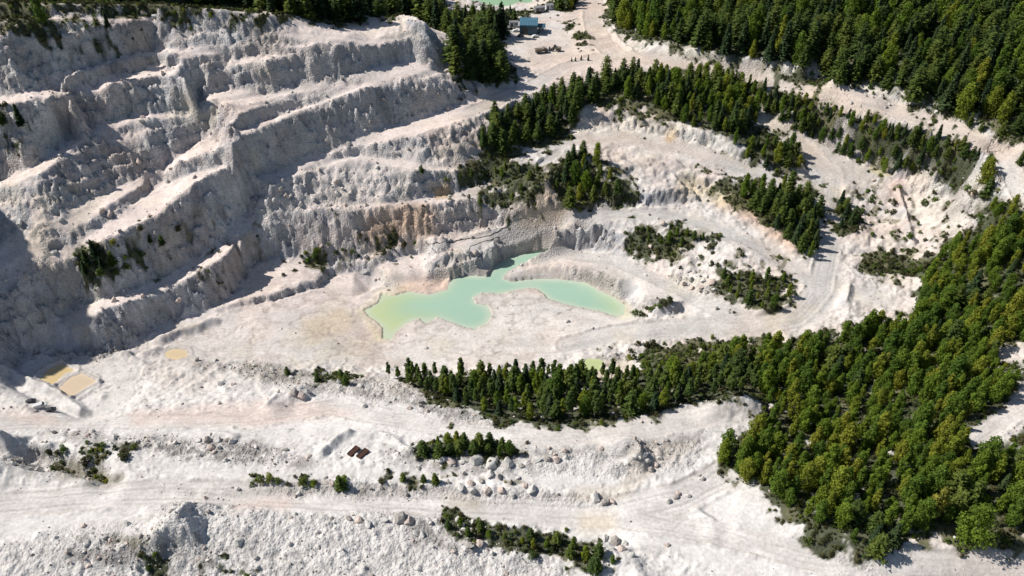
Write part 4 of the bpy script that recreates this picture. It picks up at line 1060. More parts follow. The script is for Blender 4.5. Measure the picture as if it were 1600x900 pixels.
# ------------------------------------------------------------------ stands of trees: outline in the photo of where the trunks stand
# (outline, mix pine/spruce/broadleaf/yellow, height lo, hi, spacing, place words)
STANDS = [
 (PL(950,-10, 960,38, 1010,60, 1100,76, 1200,95, 1300,130, 1400,152, 1500,186, 1600,217, 1690,244, 1690,-60, 948,-60), (.48, .12, .39, .01), 7, 12.5, 3.1, 'the haul road forest'),
 (PL(1500,185, 1600,215, 1600,232, 1500,196), (.7, .1, .2, 0), 4, 7, 3.4, 'the haul road forest'),
 (PL(350,-60, 380,8, 440,24, 480,34, 570,36, 610,20, 640,22, 690,48, 745,62, 780,66, 790,52, 700,44, 690,10, 660,-20, 640,-30, 600,-60), (.55, .4, .05, 0), 8, 13, 3.8, 'the wood along the far edge'),
 (PL(-150,-60, 350,-60, 380,6, 250,8, 100,10, -150,10), (.5, .45, .05, 0), 9, 13, 4.2, 'the dark top left wood'),
 (PL(700,20, 790,22, 812,24, 800,40, 785,55, 700,45), (.55, .2, .25, 0), 3, 4.5, 2.8, 'the low trees by the far lake'),
 (PL(860,-40, 905,-40, 895,15, 870,18), (.4, .1, .5, 0), 6, 9, 3.4, 'the trees beyond the yard'),
 (PL(698,96, 715,84, 748,72, 775,84, 794,118, 780,132, 745,128, 705,122), (.65, .25, .1, 0), 10, 14, 3.2, 'the grove above the junction'),
 (PL(756,236, 752,205, 790,182, 830,165, 880,150, 930,124, 985,112, 1000,128, 945,150, 905,165, 898,190, 850,222, 800,238), (.6, .2, .2, 0), 5.5, 8.5, 2.5, 'the middle slope belt'),
 (PL(1000,128, 1050,118, 1100,120, 1150,150, 1190,192, 1150,208, 1085,200, 1040,178, 1020,165, 975,150), (.5, .08, .42, 0), 5, 8, 2.4, 'the wood below the haul road'),
 (PL(1120,125, 1200,145, 1300,175, 1400,200, 1500,230, 1530,248, 1480,262, 1440,262, 1380,268, 1330,248, 1240,200, 1170,160), (.5, .08, .42, 0), 3.8, 6, 1.75, 'the hedge under the haul road'),
 (PL(1180,146, 1300,172, 1400,200, 1500,232, 1500,262, 1440,266, 1380,268, 1330,246, 1240,200), (.3, .05, .65, 0), 2.8, 4.6, 1.45, 'the hedge under the haul road'),
 (PL(1130,218, 1190,222, 1245,240, 1252,262, 1225,272, 1170,252), (.5, .1, .4, 0), 4, 6.5, 2.4, 'the forked road thicket'),
 (PL(1150,292, 1205,298, 1258,305, 1276,330, 1278,370, 1268,402, 1240,388, 1215,355, 1175,325), (.45, .15, .4, 0), 5, 8, 2.4, 'the block beside the ramp'),
 (PL(870,290, 885,248, 915,242, 945,262, 975,288, 975,308, 925,318, 888,322), (.6, .1, .3, 0), 5, 8, 2.6, 'the wooded knoll in the middle'),
 (PL(1310,305, 1322,318, 1340,342, 1330,358, 1308,358), (.6, .2, .2, 0), 3.5, 6, 2.4, 'the clump right of the ramp'),
 (PL(1120,425, 1160,438, 1225,436, 1236,458, 1225,482, 1200,492, 1160,470, 1125,455), (.4, .0, .6, 0), 3, 5, 2.4, 'the hairpin bushes'),
 (PL(1000,358, 1050,362, 1110,372, 1095,382, 1040,378, 1010,375), (.6, .0, .4, 0), 2, 3.5, 2.6, 'the bushes under the loop road'),
 (PL(605,590, 650,588, 740,590, 860,592, 960,590, 1070,600, 1180,590, 1190,612, 1150,618, 1090,622, 1000,644, 900,656, 850,660, 800,655, 745,642, 690,620, 640,604), (.66, .06, .28, 0), 5.0, 8.2, 2.1, 'the pine row'),
 (PL(1060,600, 1110,575, 1180,560, 1240,550, 1300,535, 1380,520, 1430,505, 1440,440, 1475,395, 1530,370, 1570,350, 1610,340, 1700,400, 1700,520, 1620,600, 1560,625, 1500,668, 1510,700, 1580,690, 1700,650, 1700,840, 1560,835, 1520,800, 1440,830, 1400,850, 1370,868, 1330,850, 1290,820, 1240,795, 1190,762, 1150,740, 1160,690, 1200,665, 1210,640, 1190,620), (.15, .04, .77, .04), 4.4, 8.8, 2.25, 'the right wood'),
 (PL(1540,262, 1560,300, 1580,340, 1545,345, 1532,300), (.6, .1, .3, 0), 5, 8, 2.4, 'the spur road trees'),
 (PL(1585,255, 1620,262, 1640,300, 1600,285), (.7, .1, .2, 0), 5, 8, 2.6, 'the haul road end clump'),
 (PL(655,712, 690,698, 730,692, 800,700, 812,712, 740,716, 690,720), (.65, .0, .35, 0), 3, 5.5, 1.9, 'the foreground clump'),
 (PL(600,742, 640,748, 690,757, 640,758), (.8, .0, .2, 0), 2.2, 4, 1.9, 'the foreground ledge seedlings'),
 (PL(700,818, 780,832, 850,842, 930,862, 975,885, 950,898, 905,890, 860,866, 780,850, 700,832), (.45, .0, .5, .05), 2.5, 4.2, 2.0, 'the bottom centre strip'),
 (PL(40,52, 60,36, 100,38, 108,52, 60,56), (.4, .0, .6, 0), 6, 8, 2.6, 'the top left cliff trees'),
 (PL(118,45, 150,38, 180,42, 160,49), (.4, .4, .2, 0), 4, 6, 2.6, 'the top left cliff trees'),
 (PL(-20,175, 15,175, 38,195, 28,212, -20,222), (.5, .5, .0, 0), 4, 6, 2.6, 'the left wall bushes'),
 (PL(122,410, 150,402, 190,412, 190,430, 150,440, 125,435), (.6, .4, .0, 0), 3, 5, 2.2, 'the shaded wall bushes'),
 (PL(225,375, 262,372, 262,392, 235,395), (.7, .3, .0, 0), 2.5, 4, 2.4, 'the shaded wall bushes'),
 (PL(745,318, 790,300, 830,268, 842,262, 830,290, 800,325, 760,332), (.7, .1, .2, 0), 2, 3.6, 2.6, 'the scrub left of the pipe bank'),
 (PL(650,268, 668,268, 660,274), (.6, .0, .4, 0), 2.5, 4, 3, 'the second track scrub'),
 (PL(700,275, 760,268, 825,252, 822,262, 770,278, 730,284), (.6, .0, .4, 0), 1.8, 3, 2.4, 'the second track scrub'),
 (PL(485,590, 545,590, 540,600, 490,598), (.5, .0, .5, 0), 2.5, 4, 3.4, 'the seedlings by the pine row'),
 (PL(1120,705, 1150,700, 1165,728, 1130,730), (.2, .0, .8, 0), 4, 6, 2.8, 'the saplings left of the wood'),
 (PL(1440,655, 1480,650, 1490,680, 1440,690), (.0, .0, .0, 1), 6, 8, 5, 'the right wood'),
]
HOLES = [PL(1495,664, 1560,632, 1610,580, 1700,530, 1700,706, 1620,716, 1570,728, 1520,732, 1498,712), PL(1550,540, 1600,534, 1700,560, 1640,592, 1560,592)]
def inpoly1(u, v, poly):
    c = False; n = len(poly)
    for i in range(n):
        x1, y1 = poly[i]; x2, y2 = poly[i - 1]
        if (y1 > v) != (y2 > v) and u < (x2 - x1) * (v - y1) / (y2 - y1) + x1: c = not c
    return c
trees = []     # kind, variant, x, y, z, height, rot, stand index, u, v
cellg = {}
def free(x, y, r):
    i, j = int(x // 4), int(y // 4)
    for a in (i - 1, i, i + 1):
        for b_ in (j - 1, j, j + 1):
            for (px, py, pr) in cellg.get((a, b_), ()):
                if (px - x) ** 2 + (py - y) ** 2 < ((r + pr) * .5) ** 2: return False
    return True
def occupy(x, y, r): cellg.setdefault((int(x // 4), int(y // 4)), []).append((x, y, r))
for si, (poly, mx_, h0, h1, sp, words) in enumerate(STANDS):
    us = [p[0] for p in poly]; vs = [p[1] for p in poly]
    hg = 30
    cs = [unproj(u, v, z) for u in (min(us), max(us)) for v in (min(vs), max(vs)) for z in (0, 60)]
    x0, x1 = min(c[0] for c in cs), max(c[0] for c in cs); y0, y1 = max(Y0 + 1, min(c[1] for c in cs)), min(Y1 - 2, max(c[1] for c in cs))
    n = int((x1 - x0) * (y1 - y0) / (sp * sp) * 4.0)
    R = np.random.default_rng(900 + si)
    X = R.uniform(x0, x1, n); Y = R.uniform(y0, y1, n)
    ok = np.abs(X) < (FA + FB * Y) - 1
    X, Y = X[ok], Y[ok]
    Z = HatN(X, Y); uu, vv = proj(X, Y, Z)
    hole = np.zeros(len(X), bool)
    for hp in HOLES: hole |= inpoly(uu, vv, hp)
    ins = ~hole & inpoly(uu + fbm(X, Y, 8, 2, 31) * 5, vv + fbm(X, Y, 8, 2, 37) * 4, poly)
    for x, y, z, u, v in zip(X[ins], Y[ins], Z[ins], uu[ins], vv[ins]):
        f = R.random()
        hh = (h0 + (h1 - h0) * R.beta(2, 1.6)) * R.uniform(.72, 1.18) * (1.0 + .18 * float(vnoise(x / 12, y / 12, 3)))
        s_ = sp * (.8 + .45 * R.random())
        if not free(x, y, s_): continue
        occupy(x, y, s_)
        sp_n = .5 + .5 * float(vnoise(x / 14, y / 14, 8))
        f = (f * .65 + sp_n * .35) if mx_[3] < .9 else f
        c = np.cumsum(mx_)
        if f < c[0]: k, vi = 'pine_tree', int(R.integers(0, 4))
        elif f < c[1]: k, vi = 'spruce_tree', int(R.integers(0, 3))
        elif f < c[2]: k, vi = 'broadleaf_tree', int(R.integers(0, 4))
        else: k, vi = 'broadleaf_tree', 4
        if k == 'pine_tree' and words == 'the pine row' and R.random() < .8: k, vi = 'tall_pine', int(R.integers(0, 3))
        if k == 'broadleaf_tree' and vi == 2: hh *= .75; vi = 2 if R.random() < .4 else 0
        trees.append((k, vi, x, y, z, hh, R.uniform(0, 6.28), si, u, v))
# the single large bright tree on the lower right edge, and a few other lone trees
def lone(kind, vi, u, v, hh, words):
    x, y = pickH(u, v); z = Hat(x, y)
    trees.append((kind, vi, x, y, z, hh, 1.0, words, u, v))
print('trees', len(trees), round(time.time() - T0, 1))
lone('broadleaf_tree', 2, 1512, 850, 11.0, 'large round bright green broadleaf tree standing alone at the edge of the white clearing')
lone('pine_tree', 3, 1368, 868, 6.5, 'dense green tree at the very tip of the right wood above the white ground')
lone('pine_tree', 0, 532, 765, 4.2, 'slim lone pine sapling standing upright on the foreground ledge')
lone('pine_tree', 1, 450, 587, 2.6, 'small lone bush on the white heap left of the seedlings')
lone('broadleaf_tree', 0, 72, 50, 9.0, 'tall sunlit tree on top of the upper left cliff')
lone('pine_tree', 3, 928, 895, 5.0, 'tallest green bush at the lower end of the bottom centre strip')
lone('broadleaf_tree', 3, 1128, 722, 6.2, 'isolated yellow green sapling at the left tip of the right wood')
lone('broadleaf_tree', 4, 1455, 812, 9.0, 'yellow leaved tree beside the big round tree at the lower right')
lone('broadleaf_tree', 1, 855, 855, 3.2, 'bushy sapling halfway along the bottom centre strip')
for (u_, v_, h_) in [(893,97,1.6),(899,97,1.8),(908,96,2.0),(919,95,2.2)]:
    lone('spruce_tree', 0, u_, v_, h_, None)

def vis_size(tr):
    d = tr[3] * CP - (tr[4] - CAMZ) * SP
    return tr[5] / max(d, 1)
inframe = lambda tr: -20 < tr[8] < 1620 and -25 < tr[9] < 925
SIDE = lambda u: 'left' if u < 533 else ('centre' if u < 1067 else 'right')
used_labels = {}
LOOK = {'tall_pine': ['bare stemmed pine', 'full crowned tall pine', 'narrow bare stemmed pine'], 'pine_tree': ['pale trunked pine', 'broad bushy pine', 'slim pine', 'full rounded pine'], 'spruce_tree': ['dark narrow spruce', 'dark wide spruce', 'very slim dark spruce'],
        'broadleaf_tree': ['green broadleaf tree', 'tall oval broadleaf tree', 'spreading broadleaf tree', 'rounded broadleaf tree', 'yellowing broadleaf tree']}
rest = {k: [] for k in TREES}
def place_tree(tr, label, group):
    k, vi, x, y, z, hh, rot = tr[:7]
    e = bpy.data.objects.new(k, None); C.objects.link(e); e.empty_display_size = .5
    e.location = (x, y, z - .1); e.rotation_euler = (0, 0, rot); e.scale = (hh, hh, hh)
    cm, tm = TREES[k][vi]
    for nm, m_ in (('crown', cm), ('trunk', tm)):
        o = bpy.data.objects.new(nm, m_); C.objects.link(o); o.parent = e
    tag(e, label, {'pine_tree': 'pine', 'tall_pine': 'pine', 'spruce_tree': 'spruce', 'broadleaf_tree': 'tree'}[k], group)
LIM = {'tall_pine': 240, 'pine_tree': 298, 'spruce_tree': 220, 'broadleaf_tree': 298}
stand_groups = {}
for k in TREES:
    lst = [t_ for t_ in trees if t_[0] == k]
    lst.sort(key=lambda t_: (-(1e6 if not isinstance(t_[7], int) else 0) - (vis_size(t_) if inframe(t_) else 0)))
    keep, others = lst[:LIM[k]], lst[LIM[k]:]
    others += [t_ for t_ in keep if not inframe(t_)]; keep = [t_ for t_ in keep if inframe(t_)]
    rest[k] = others
    print(k, len(lst))
    for t_ in keep:
        if isinstance(t_[7], int): stand_groups.setdefault((t_[7], k, t_[1]), []).append(t_)
        else: place_tree(t_, t_[7] or 'tiny dark conifer in the short row on the works yard', 'tiny conifers in a row on the yard' if t_[7] is None else None)
ORD = ['first', 'second', 'third', 'fourth', 'fifth', 'sixth', 'seventh', 'eighth']
for (si, k, vi), lst in stand_groups.items():
    words = STANDS[si][5]
    lst.sort(key=lambda t_: t_[8])
    n = len(lst)
    for i, t_ in enumerate(lst):
        look = LOOK[k][vi]
        g = '%ss in %s' % (k.replace('_', ' '), words)
        if n == 1: lab = '%s in %s' % (look, words)
        elif n <= 8: lab = '%s, %s from the left in %s' % (look, ORD[i], words)
        else:
            third = 'left' if i < n / 3 else ('middle' if i < 2 * n / 3 else 'right')
            vs_ = sorted(q[9] for q in lst); hs_ = sorted(q[5] for q in lst)
            fb = 'front' if t_[9] > vs_[n // 2] else 'back'
            tall = 'short' if t_[5] < hs_[n // 3] else ('tall' if t_[5] > hs_[2 * n // 3] else 'middling')
            lab = '%s %s at the %s %s of %s' % (tall, look.replace('tall ', ''), fb, third, words)
            g = lab.replace(look.replace('tall ', ''), look.replace('tall ', '') + 's')
        used_labels.setdefault(lab, []).append(t_)
        place_tree(t_, lab, g)

# ------------------------------------------------------------------ scattering of uncountable things with geometry nodes
src_n = 0
def scatter(name, src, P, rot, scl, idx, label, tilt=None):
    col_ = bpy.data.collections.new('source_%s' % name)
    for i, m_ in enumerate(src):
        o = bpy.data.objects.new('%s_source_%02d' % (name, i), m_); col_.objects.link(o)
    me = bpy.data.meshes.new(name); P = np.asarray(P, np.float32)
    me.vertices.add(len(P)); me.vertices.foreach_set('co', P.ravel())
    a = me.attributes.new('rot', 'FLOAT_VECTOR', 'POINT'); a.data.foreach_set('vector', np.asarray(rot, np.float32).ravel())
    a = me.attributes.new('scl', 'FLOAT_VECTOR', 'POINT'); a.data.foreach_set('vector', np.asarray(scl, np.float32).ravel())
    a = me.attributes.new('pick', 'INT', 'POINT'); a.data.foreach_set('value', np.asarray(idx, np.int32))
    o = bpy.data.objects.new(name, me); C.objects.link(o)
    ng = bpy.data.node_groups.new('scatter_%s' % name, 'GeometryNodeTree')
    ng.interface.new_socket('Geometry', in_out='INPUT', socket_type='NodeSocketGeometry'); ng.interface.new_socket('Geometry', in_out='OUTPUT', socket_type='NodeSocketGeometry')
    gi = ng.nodes.new('NodeGroupInput'); go = ng.nodes.new('NodeGroupOutput')
    ip = ng.nodes.new('GeometryNodeInstanceOnPoints'); ci = ng.nodes.new('GeometryNodeCollectionInfo')
    ci.inputs['Collection'].default_value = col_; ci.inputs['Separate Children'].default_value = True; ci.inputs['Reset Children'].default_value = True
    ip.inputs['Pick Instance'].default_value = True
    def na(n_, typ):
        q = ng.nodes.new('GeometryNodeInputNamedAttribute'); q.data_type = typ; q.inputs['Name'].default_value = n_; return q
    ng.links.new(gi.outputs[0], ip.inputs['Points']); ng.links.new(ci.outputs[0], ip.inputs['Instance'])
    ng.links.new(na('pick', 'INT').outputs['Attribute'], ip.inputs['Instance Index'])
    ng.links.new(na('rot', 'FLOAT_VECTOR').outputs['Attribute'], ip.inputs['Rotation']); ng.links.new(na('scl', 'FLOAT_VECTOR').outputs['Attribute'], ip.inputs['Scale'])
    ng.links.new(ip.outputs[0], go.inputs[0])
    md = o.modifiers.new('scatter', 'NODES'); md.node_group = ng
    tag(o, label, kind='stuff')
    return o
allrest = []; srcs = []; base_i = {}
for k in TREES:
    base_i[k] = len(srcs)
    for cm, tm in TREES[k]:
        srcs.append(cm)
for k, l in rest.items(): allrest += l
print('long labels', [o['label'] for o in C.objects if 'label' in o and len(o['label'].split()) > 14][:5])
# wood outside the fine sheet, up to the skyline
R = np.random.default_rng(77)
Xo = R.uniform(-700, 700, 16000); Yo = R.uniform(20, 900, 16000)
outm = ~((Yo > Y0) & (Yo < Y1 - 1) & (np.abs(Xo) < (FA + FB * Yo)))
Xo, Yo = Xo[outm][:7000], Yo[outm][:7000]
fi_ = np.interp(Xo, ox, np.arange(len(ox))); fj_ = np.interp(Yo, oy, np.arange(len(oy)))
Zo = bil(oz, fi_, fj_)
for x, y, z in zip(Xo, Yo, Zo):
    if abs(x) < 60 and y < 440 and y > Y1 - 2: continue
    k = R.choice(['pine_tree', 'spruce_tree', 'broadleaf_tree'], p=[.45, .2, .35]); allrest.append((k, int(R.integers(0, len(TREES[k]) - (k == 'broadleaf_tree'))), x, y, z, R.uniform(9, 15), R.uniform(0, 6.28), 0, 0, 0))
scatter('forest', srcs, [(t_[2], t_[3], t_[4] - .1) for t_ in allrest], [(0, 0, t_[6]) for t_ in allrest], [(t_[5],) * 3 for t_ in allrest], [base_i[t_[0]] + t_[1] for t_ in allrest], 'dense mixed forest around and beyond the quarry')

# low scrub in the vegetated patches
n = 46000
R = np.random.default_rng(5)
ii = R.integers(0, NC - 1, n * 4); jj = (np.sqrt(R.random(n * 4)) * (NR - 2)).astype(int)
dsty = veg[jj, ii] * .95 + sparse[jj, ii] * .4
u_, v_ = U[jj, ii], V[jj, ii]
keepm = (R.random(n * 4) < dsty) & (u_ > -60) & (u_ < 1660) & (v_ > -30) & (v_ < 950)
ii, jj = ii[keepm][:n], jj[keepm][:n]
Xs, Ys, Zs = FX[jj, ii] + R.uniform(-.2, .2, len(ii)), FY[jj, ii], H[jj, ii]
sz = R.uniform(.5, 1.7, len(ii)) * (.7 + .6 * R.random(len(ii)) ** 3)
pick = R.choice([0, 1, 2, 3], size=len(ii), p=[.45, .3, .15, .1])
scatter('low_scrub', SHRUBS, np.stack([Xs, Ys, Zs - .1], 1), np.stack([np.zeros(len(ii)), np.zeros(len(ii)), R.uniform(0, 6.28, len(ii))], 1), np.stack([sz, sz, sz * R.uniform(.6, 1.2, len(ii))], 1), pick, 'low scrub and heather on the vegetated slopes')
print('scrub', len(ii), round(time.time() - T0, 1))

# shrubs that stand singly on pale ground
SH = [('in the stony pocket by the ramp', PL(1340,300, 1400,300, 1470,330, 1500,380, 1420,395, 1340,360), 26), ('below the stony pocket', PL(1345,395, 1460,400, 1450,430, 1370,430), 22),
      ('on the right white rocks', PL(1450,265, 1530,260, 1560,370, 1500,370, 1450,300), 22), ('above the pine row', PL(960,550, 1000,530, 1190,530, 1150,560, 1000,575), 22),
      ('at the right lake tip', PL(990,492, 1040,472, 1052,478, 1005,496), 9), ('on the shaded wall at the left', PL(130,395, 280,330, 300,350, 240,420, 150,450), 12),
      ('on the ledge below the troughs', PL(390,745, 540,752, 540,765, 390,758), 10), ('in the lower left rubble band', PL(60,700, 230,688, 240,710, 100,740), 14),
      ('of the bank above the lake', PL(470,400, 640,375, 660,388, 480,420), 14), ('on the loop road slope', PL(960,360, 1110,380, 1180,420, 1060,420, 985,400), 16), ('below the haul road forest', PL(1020,72, 1270,118, 1420,150, 1500,185, 1200,115), 16)]
for place, poly, cnt in SH:
    us = [p[0] for p in poly]; vs = [p[1] for p in poly]; R_ = random.Random(len(place)); got = []
    for tries in range(cnt * 20):
        if len(got) >= cnt: break
        u, v = R_.uniform(min(us), max(us)), R_.uniform(min(vs), max(vs))
        if inpoly1(u, v, poly) and all(math.hypot(u - a, v - b_) > 7 for a, b_ in got): got.append((u, v))
    got.sort()
    for q, (u, v) in enumerate(got):
        x, y = pickH(u, v); z = Hat(x, y); k_ = R_.uniform(1.3, 2.9); i_ = R_.randrange(4)
        o = bpy.data.objects.new('shrub', SHRUBS[i_]); C.objects.link(o); o.location = (x, y, z - .1); o.rotation_euler = (0, 0, R_.uniform(0, 6.28)); o.scale = (k_, k_, k_ * R_.uniform(.7, 1.1))
        lk = ['dull green', 'brownish green', 'dark needled', 'bright leafed'][i_]; size = 'small' if k_ < 1.8 else ('mid sized' if k_ < 2.4 else 'large')
        side = 'left end' if q < len(got) / 3 else ('middle' if q < 2 * len(got) / 3 else 'right end')
        lb = '%s %s shrub at the %s %s' % (size, lk, side, place)
        tag(o, lb, 'shrub', lb.replace(' shrub', ' shrubs'))

# ------------------------------------------------------------------ rocks
def rock_mesh(seed, sub=2, m=None, name='boulder'):
    R = random.Random(seed); bm = bmesh.new(); bmesh.ops.create_icosphere(bm, subdivisions=sub, radius=.5)
    planes = []
    for k in range(16):
        d = Vector((R.gauss(0, 1), R.gauss(0, 1), R.gauss(0, 1))).normalized(); planes.append((d, R.uniform(.24, .38)))
    sx, sy, sz_ = R.uniform(.9, 1.3), R.uniform(.75, 1.1), R.uniform(.6, .9)
    for v in bm.verts:
        p = v.co.copy()
        for d, h in planes:
            q = p.dot(d)
            if q > h: p -= d * (q - h)
        p += p.normalized() * R.uniform(-.012, .012)
        v.co = Vector((p.x * sx * 1.5, p.y * sy * 1.5, p.z * sz_ * 1.5))
    me = bpy.data.meshes.new(name); bm.to_mesh(me); bm.free(); me.materials.append(m)
    return me
M_ROCK = mottled('white_rock', (.46, .44, .41), (.70, .68, .64), 2.5, .95, .1, .5, .15)
M_ROCKP = mottled('pink_rock', (.46, .38, .33), (.66, .56, .50), 2.5, .95, .1, .5, .15)
M_ROCKG = mottled('grey_rock', (.24, .22, .20), (.50, .47, .43), 2.5, .95, .1, .5, .15)
ROCKS = [rock_mesh(500 + i, 2, (M_ROCK, M_ROCK, M_ROCKP, M_ROCKG)[i % 4]) for i in range(8)]
SMALL = [rock_mesh(600 + i, 1, (M_ROCK, M_ROCKG, M_ROCKP, M_ROCK)[i % 4], 'stone') for i in range(8)]
n = 42000
R = np.random.default_rng(15)
ii = R.integers(0, NC - 1, n * 6); jj = R.integers(0, NR - 1, n * 6)
toe = boxblur(steep, 6) * (1 - steep)
rubn = rub * sstep(-.45, .45, fbm(FX, FY, 5, 3, 515))
dsty = rubn[jj, ii] * .5 * (.25 + .75 * sstep(-.2, .5, fbm(FX, FY, 1.8, 3, 519)))[jj, ii] + churn[jj, ii] * .06 * fg_[jj, ii] + bandz[jj, ii] * .5 + (steep[jj, ii] * .10 + toe[jj, ii] * .35) * (1 - veg[jj, ii] * .8) + .004
keepm = (R.random(n * 6) < dsty) & (U[jj, ii] > -60) & (U[jj, ii] < 1660) & (V[jj, ii] > -10) & (V[jj, ii] < 950) & (H[jj, ii] > .2)
ii, jj = ii[keepm][:n], jj[keepm][:n]
sz = .10 + .22 * R.random(len(ii)) ** 2 + .9 * (R.random(len(ii)) ** 18)
sz *= 1 + (FY[jj, ii] > 150) * .35
scatter('rubble', SMALL, np.stack([FX[jj, ii], FY[jj, ii], H[jj, ii] + sz * .1], 1), R.uniform(0, 6.28, (len(ii), 3)), np.stack([sz, sz * R.uniform(.7, 1.2, len(ii)), sz], 1) * 1.3, R.integers(0, 8, len(ii)), 'loose rubble on the banks and at the foot of the walls')
# boulders one by one: photo position, size in metres
BOUL = [('white boulder', 'in the bank below the young trees', 'boulders in the foreground bank', [(690,722,2.0),(704,724,2.0),(722,722,1.6),(746,720,2.7),(768,725,2.8),(795,727,2.6),(655,735,.9),(765,744,1.6),(780,746,1.4),(752,752,1.3),(735,757,1.5),(720,765,1.5),(738,768,1.7),(762,769,1.7),(785,768,1.5),(800,775,1.3),(830,768,1.8),(820,760,1.2),(700,757,1.2),(725,742,1.0),(815,730,1.4),(855,720,1.7),(870,722,1.5),(838,722,1.8),(885,718,1.2)]),
        ('pale boulder', 'in the white pile inside the hairpin bend', 'boulders in the hairpin pile', [(1062,437,1.2),(1072,432,1.4),(1080,440,1.6),(1090,432,1.5),(1098,440,1.7),(1104,433,1.2),(1068,446,1.3),(1082,452,1.6),(1094,455,1.4),(1112,445,2.2),(1104,460,1.5),(1075,426,1.1),(1085,428,1.3),(1095,450,1.4),(1060,442,1.0),(1115,455,1.4)]),
        ('rough boulder', 'in the rubble under the spoil ridge at bottom centre', 'boulders under the spoil ridge', [(1010,722,1.3),(1018,735,1.4),(1030,718,1.6),(1025,728,1.0),(1060,772,1.1),(1074,775,1.0),(1045,783,1.2),(1098,750,1.0),(930,782,2.2),(944,785,2.0),(956,786,1.5),(1092,744,.9),(1055,778,1.3),(1008,712,1.2)]),
        ('big white block', 'on the rubble slope at the bottom centre', 'blocks on the bottom rubble slope', [(626,812,3.0),(640,815,1.8),(600,815,1.6),(560,815,1.5),(545,812,1.4),(575,820,1.5),(650,835,1.4),(660,840,1.3),(960,848,2.0),(945,845,1.5),(970,860,1.6),(985,870,1.5),(955,858,1.3),(975,850,1.2),(200,820,1.6),(375,848,1.6),(133,824,1.0),(735,855,1.8),(750,850,1.5)]),
        ('pink grey boulder', 'on the rubble bank left of the pine row', 'boulders on the bank left of the pines', [(460,618,2.0),(470,622,1.8),(480,612,1.5),(570,635,1.2),(610,630,1.0),(640,640,1.2),(310,690,1.6),(325,692,1.8),(340,690,1.8),(355,688,1.5),(365,692,1.4),(330,700,1.3),(118,680,1.5),(136,682,1.3),(180,685,1.4),(345,600,1.4),(365,602,1.2),(400,700,1.4)]),
        ('dark boulder', 'fallen at the foot of the middle walls', 'fallen boulders on the middle benches', [(450,313,1.8),(430,320,1.5),(470,322,1.6),(490,315,1.5),(515,322,1.4),(540,322,1.5),(440,305,1.7),(410,330,1.3),(1035,352,1.5),(1045,356,1.6),(1055,352,1.4),(1008,430,1.2),(1068,345,1.5),(1014,338,1.0),(738,372,1.2),(702,378,1.0),(742,398,1.4),(750,400,1.2),(570,428,1.6),(925,515,1.0),(890,245,1.0),(860,255,1.0),(875,253,1.1)])]
bi = 0
for look, place, grp, lst in BOUL:
    lst = sorted(lst)
    for q, (u, v, s_) in enumerate(lst):
        x, y = pickH(u, v); z = Hat(x, y)
        o = bpy.data.objects.new('boulder', ROCKS[(bi * 3 + 1) % 8]); C.objects.link(o); bi += 1
        R_ = random.Random(bi); o.location = (x, y, z + s_ * .10); o.rotation_euler = (R_.uniform(-.3, .3), R_.uniform(-.3, .3), R_.uniform(0, 6.28)); o.scale = (s_, s_ * R_.uniform(.8, 1.1), s_)
        size = 'large' if s_ >= 1.7 else ('middling' if s_ > 1.25 else 'small')
        tag(o, '%s %s, %s %s' % (size, look, ('leftmost' if q == 0 else 'rightmost' if q == len(lst) - 1 else 'left of centre' if q < len(lst) / 2 else 'right of centre'), place), 'boulder', grp)

# ------------------------------------------------------------------ shared builder for made things
def box(bm, cx, cy, cz_, sx, sy, sz_, bev=0):
    r = bmesh.ops.create_cube(bm, size=1.0); vs = r['verts']
    bmesh.ops.scale(bm, vec=(sx, sy, sz_), verts=vs); bmesh.ops.translate(bm, vec=(cx, cy, cz_), verts=vs)
    if bev: bmesh.ops.bevel(bm, geom=list({e for v in vs for e in v.link_edges}), offset=bev, segments=2, affect='EDGES', profile=.5)
    return vs
def cyl(bm, p, q, r, seg=10, r2=None):
    p = Vector(p); q = Vector(q); d = (q - p); x = d.normalized().orthogonal().normalized(); y = d.normalized().cross(x); r2 = r if r2 is None else r2
    v1 = [bm.verts.new(p + (x * math.cos(i * 2 * math.pi / seg) + y * math.sin(i * 2 * math.pi / seg)) * r) for i in range(seg)]
    v2 = [bm.verts.new(q + (x * math.cos(i * 2 * math.pi / seg) + y * math.sin(i * 2 * math.pi / seg)) * r2) for i in range(seg)]
    for i in range(seg): bm.faces.new([v1[i], v1[(i + 1) % seg], v2[(i + 1) % seg], v2[i]])
    bm.faces.new(v1[::-1]); bm.faces.new(v2)
def obj(name, bm, m, parent=None):
    me = bpy.data.meshes.new(name); bmesh.ops.recalc_face_normals(bm, faces=bm.faces[:]); bm.to_mesh(me); bm.free(); me.materials.append(m)
    o = bpy.data.objects.new(name, me); C.objects.link(o); o.parent = parent
    return o
def root(name, u, v, rz, label, cat, group=None, dz=0, k=1.0):
    x, y = pickH(u, v); z = Hat(x, y) + dz
    e = bpy.data.objects.new(name, None); C.objects.link(e); e.location = (x, y, z); e.rotation_euler = (0, 0, rz); e.scale = (k, k, k)
    return tag(e, label, cat, group)
M_BLUE = mottled('blue_sheet', (.03, .08, .12), (.05, .12, .17), 3, .5, .4, .1, .02)
M_BLUER = mottled('blue_roof', (.055, .14, .20), (.09, .19, .25), 3, .45, .4, .1, .02)
M_WHITE = mottled('white_paint', (.62, .63, .63), (.78, .78, .77), 3, .45, .4, .05, .01)
M_DARK = mottled('dark_paint', (.03, .035, .04), (.06, .06, .065), 3, .4, .5, .05, .01)
M_GLASS, _, _ = mat('dark_glass', (.02, .03, .04), .1, .6)
M_RUST = mottled('rust', (.055, .028, .022), (.11, .058, .04), 2.5, .9, .2, .4, .05)
M_BLACK = mottled('black_rubber', (.018, .018, .018), (.04, .04, .04), 5, .85, .2, .1, .01)
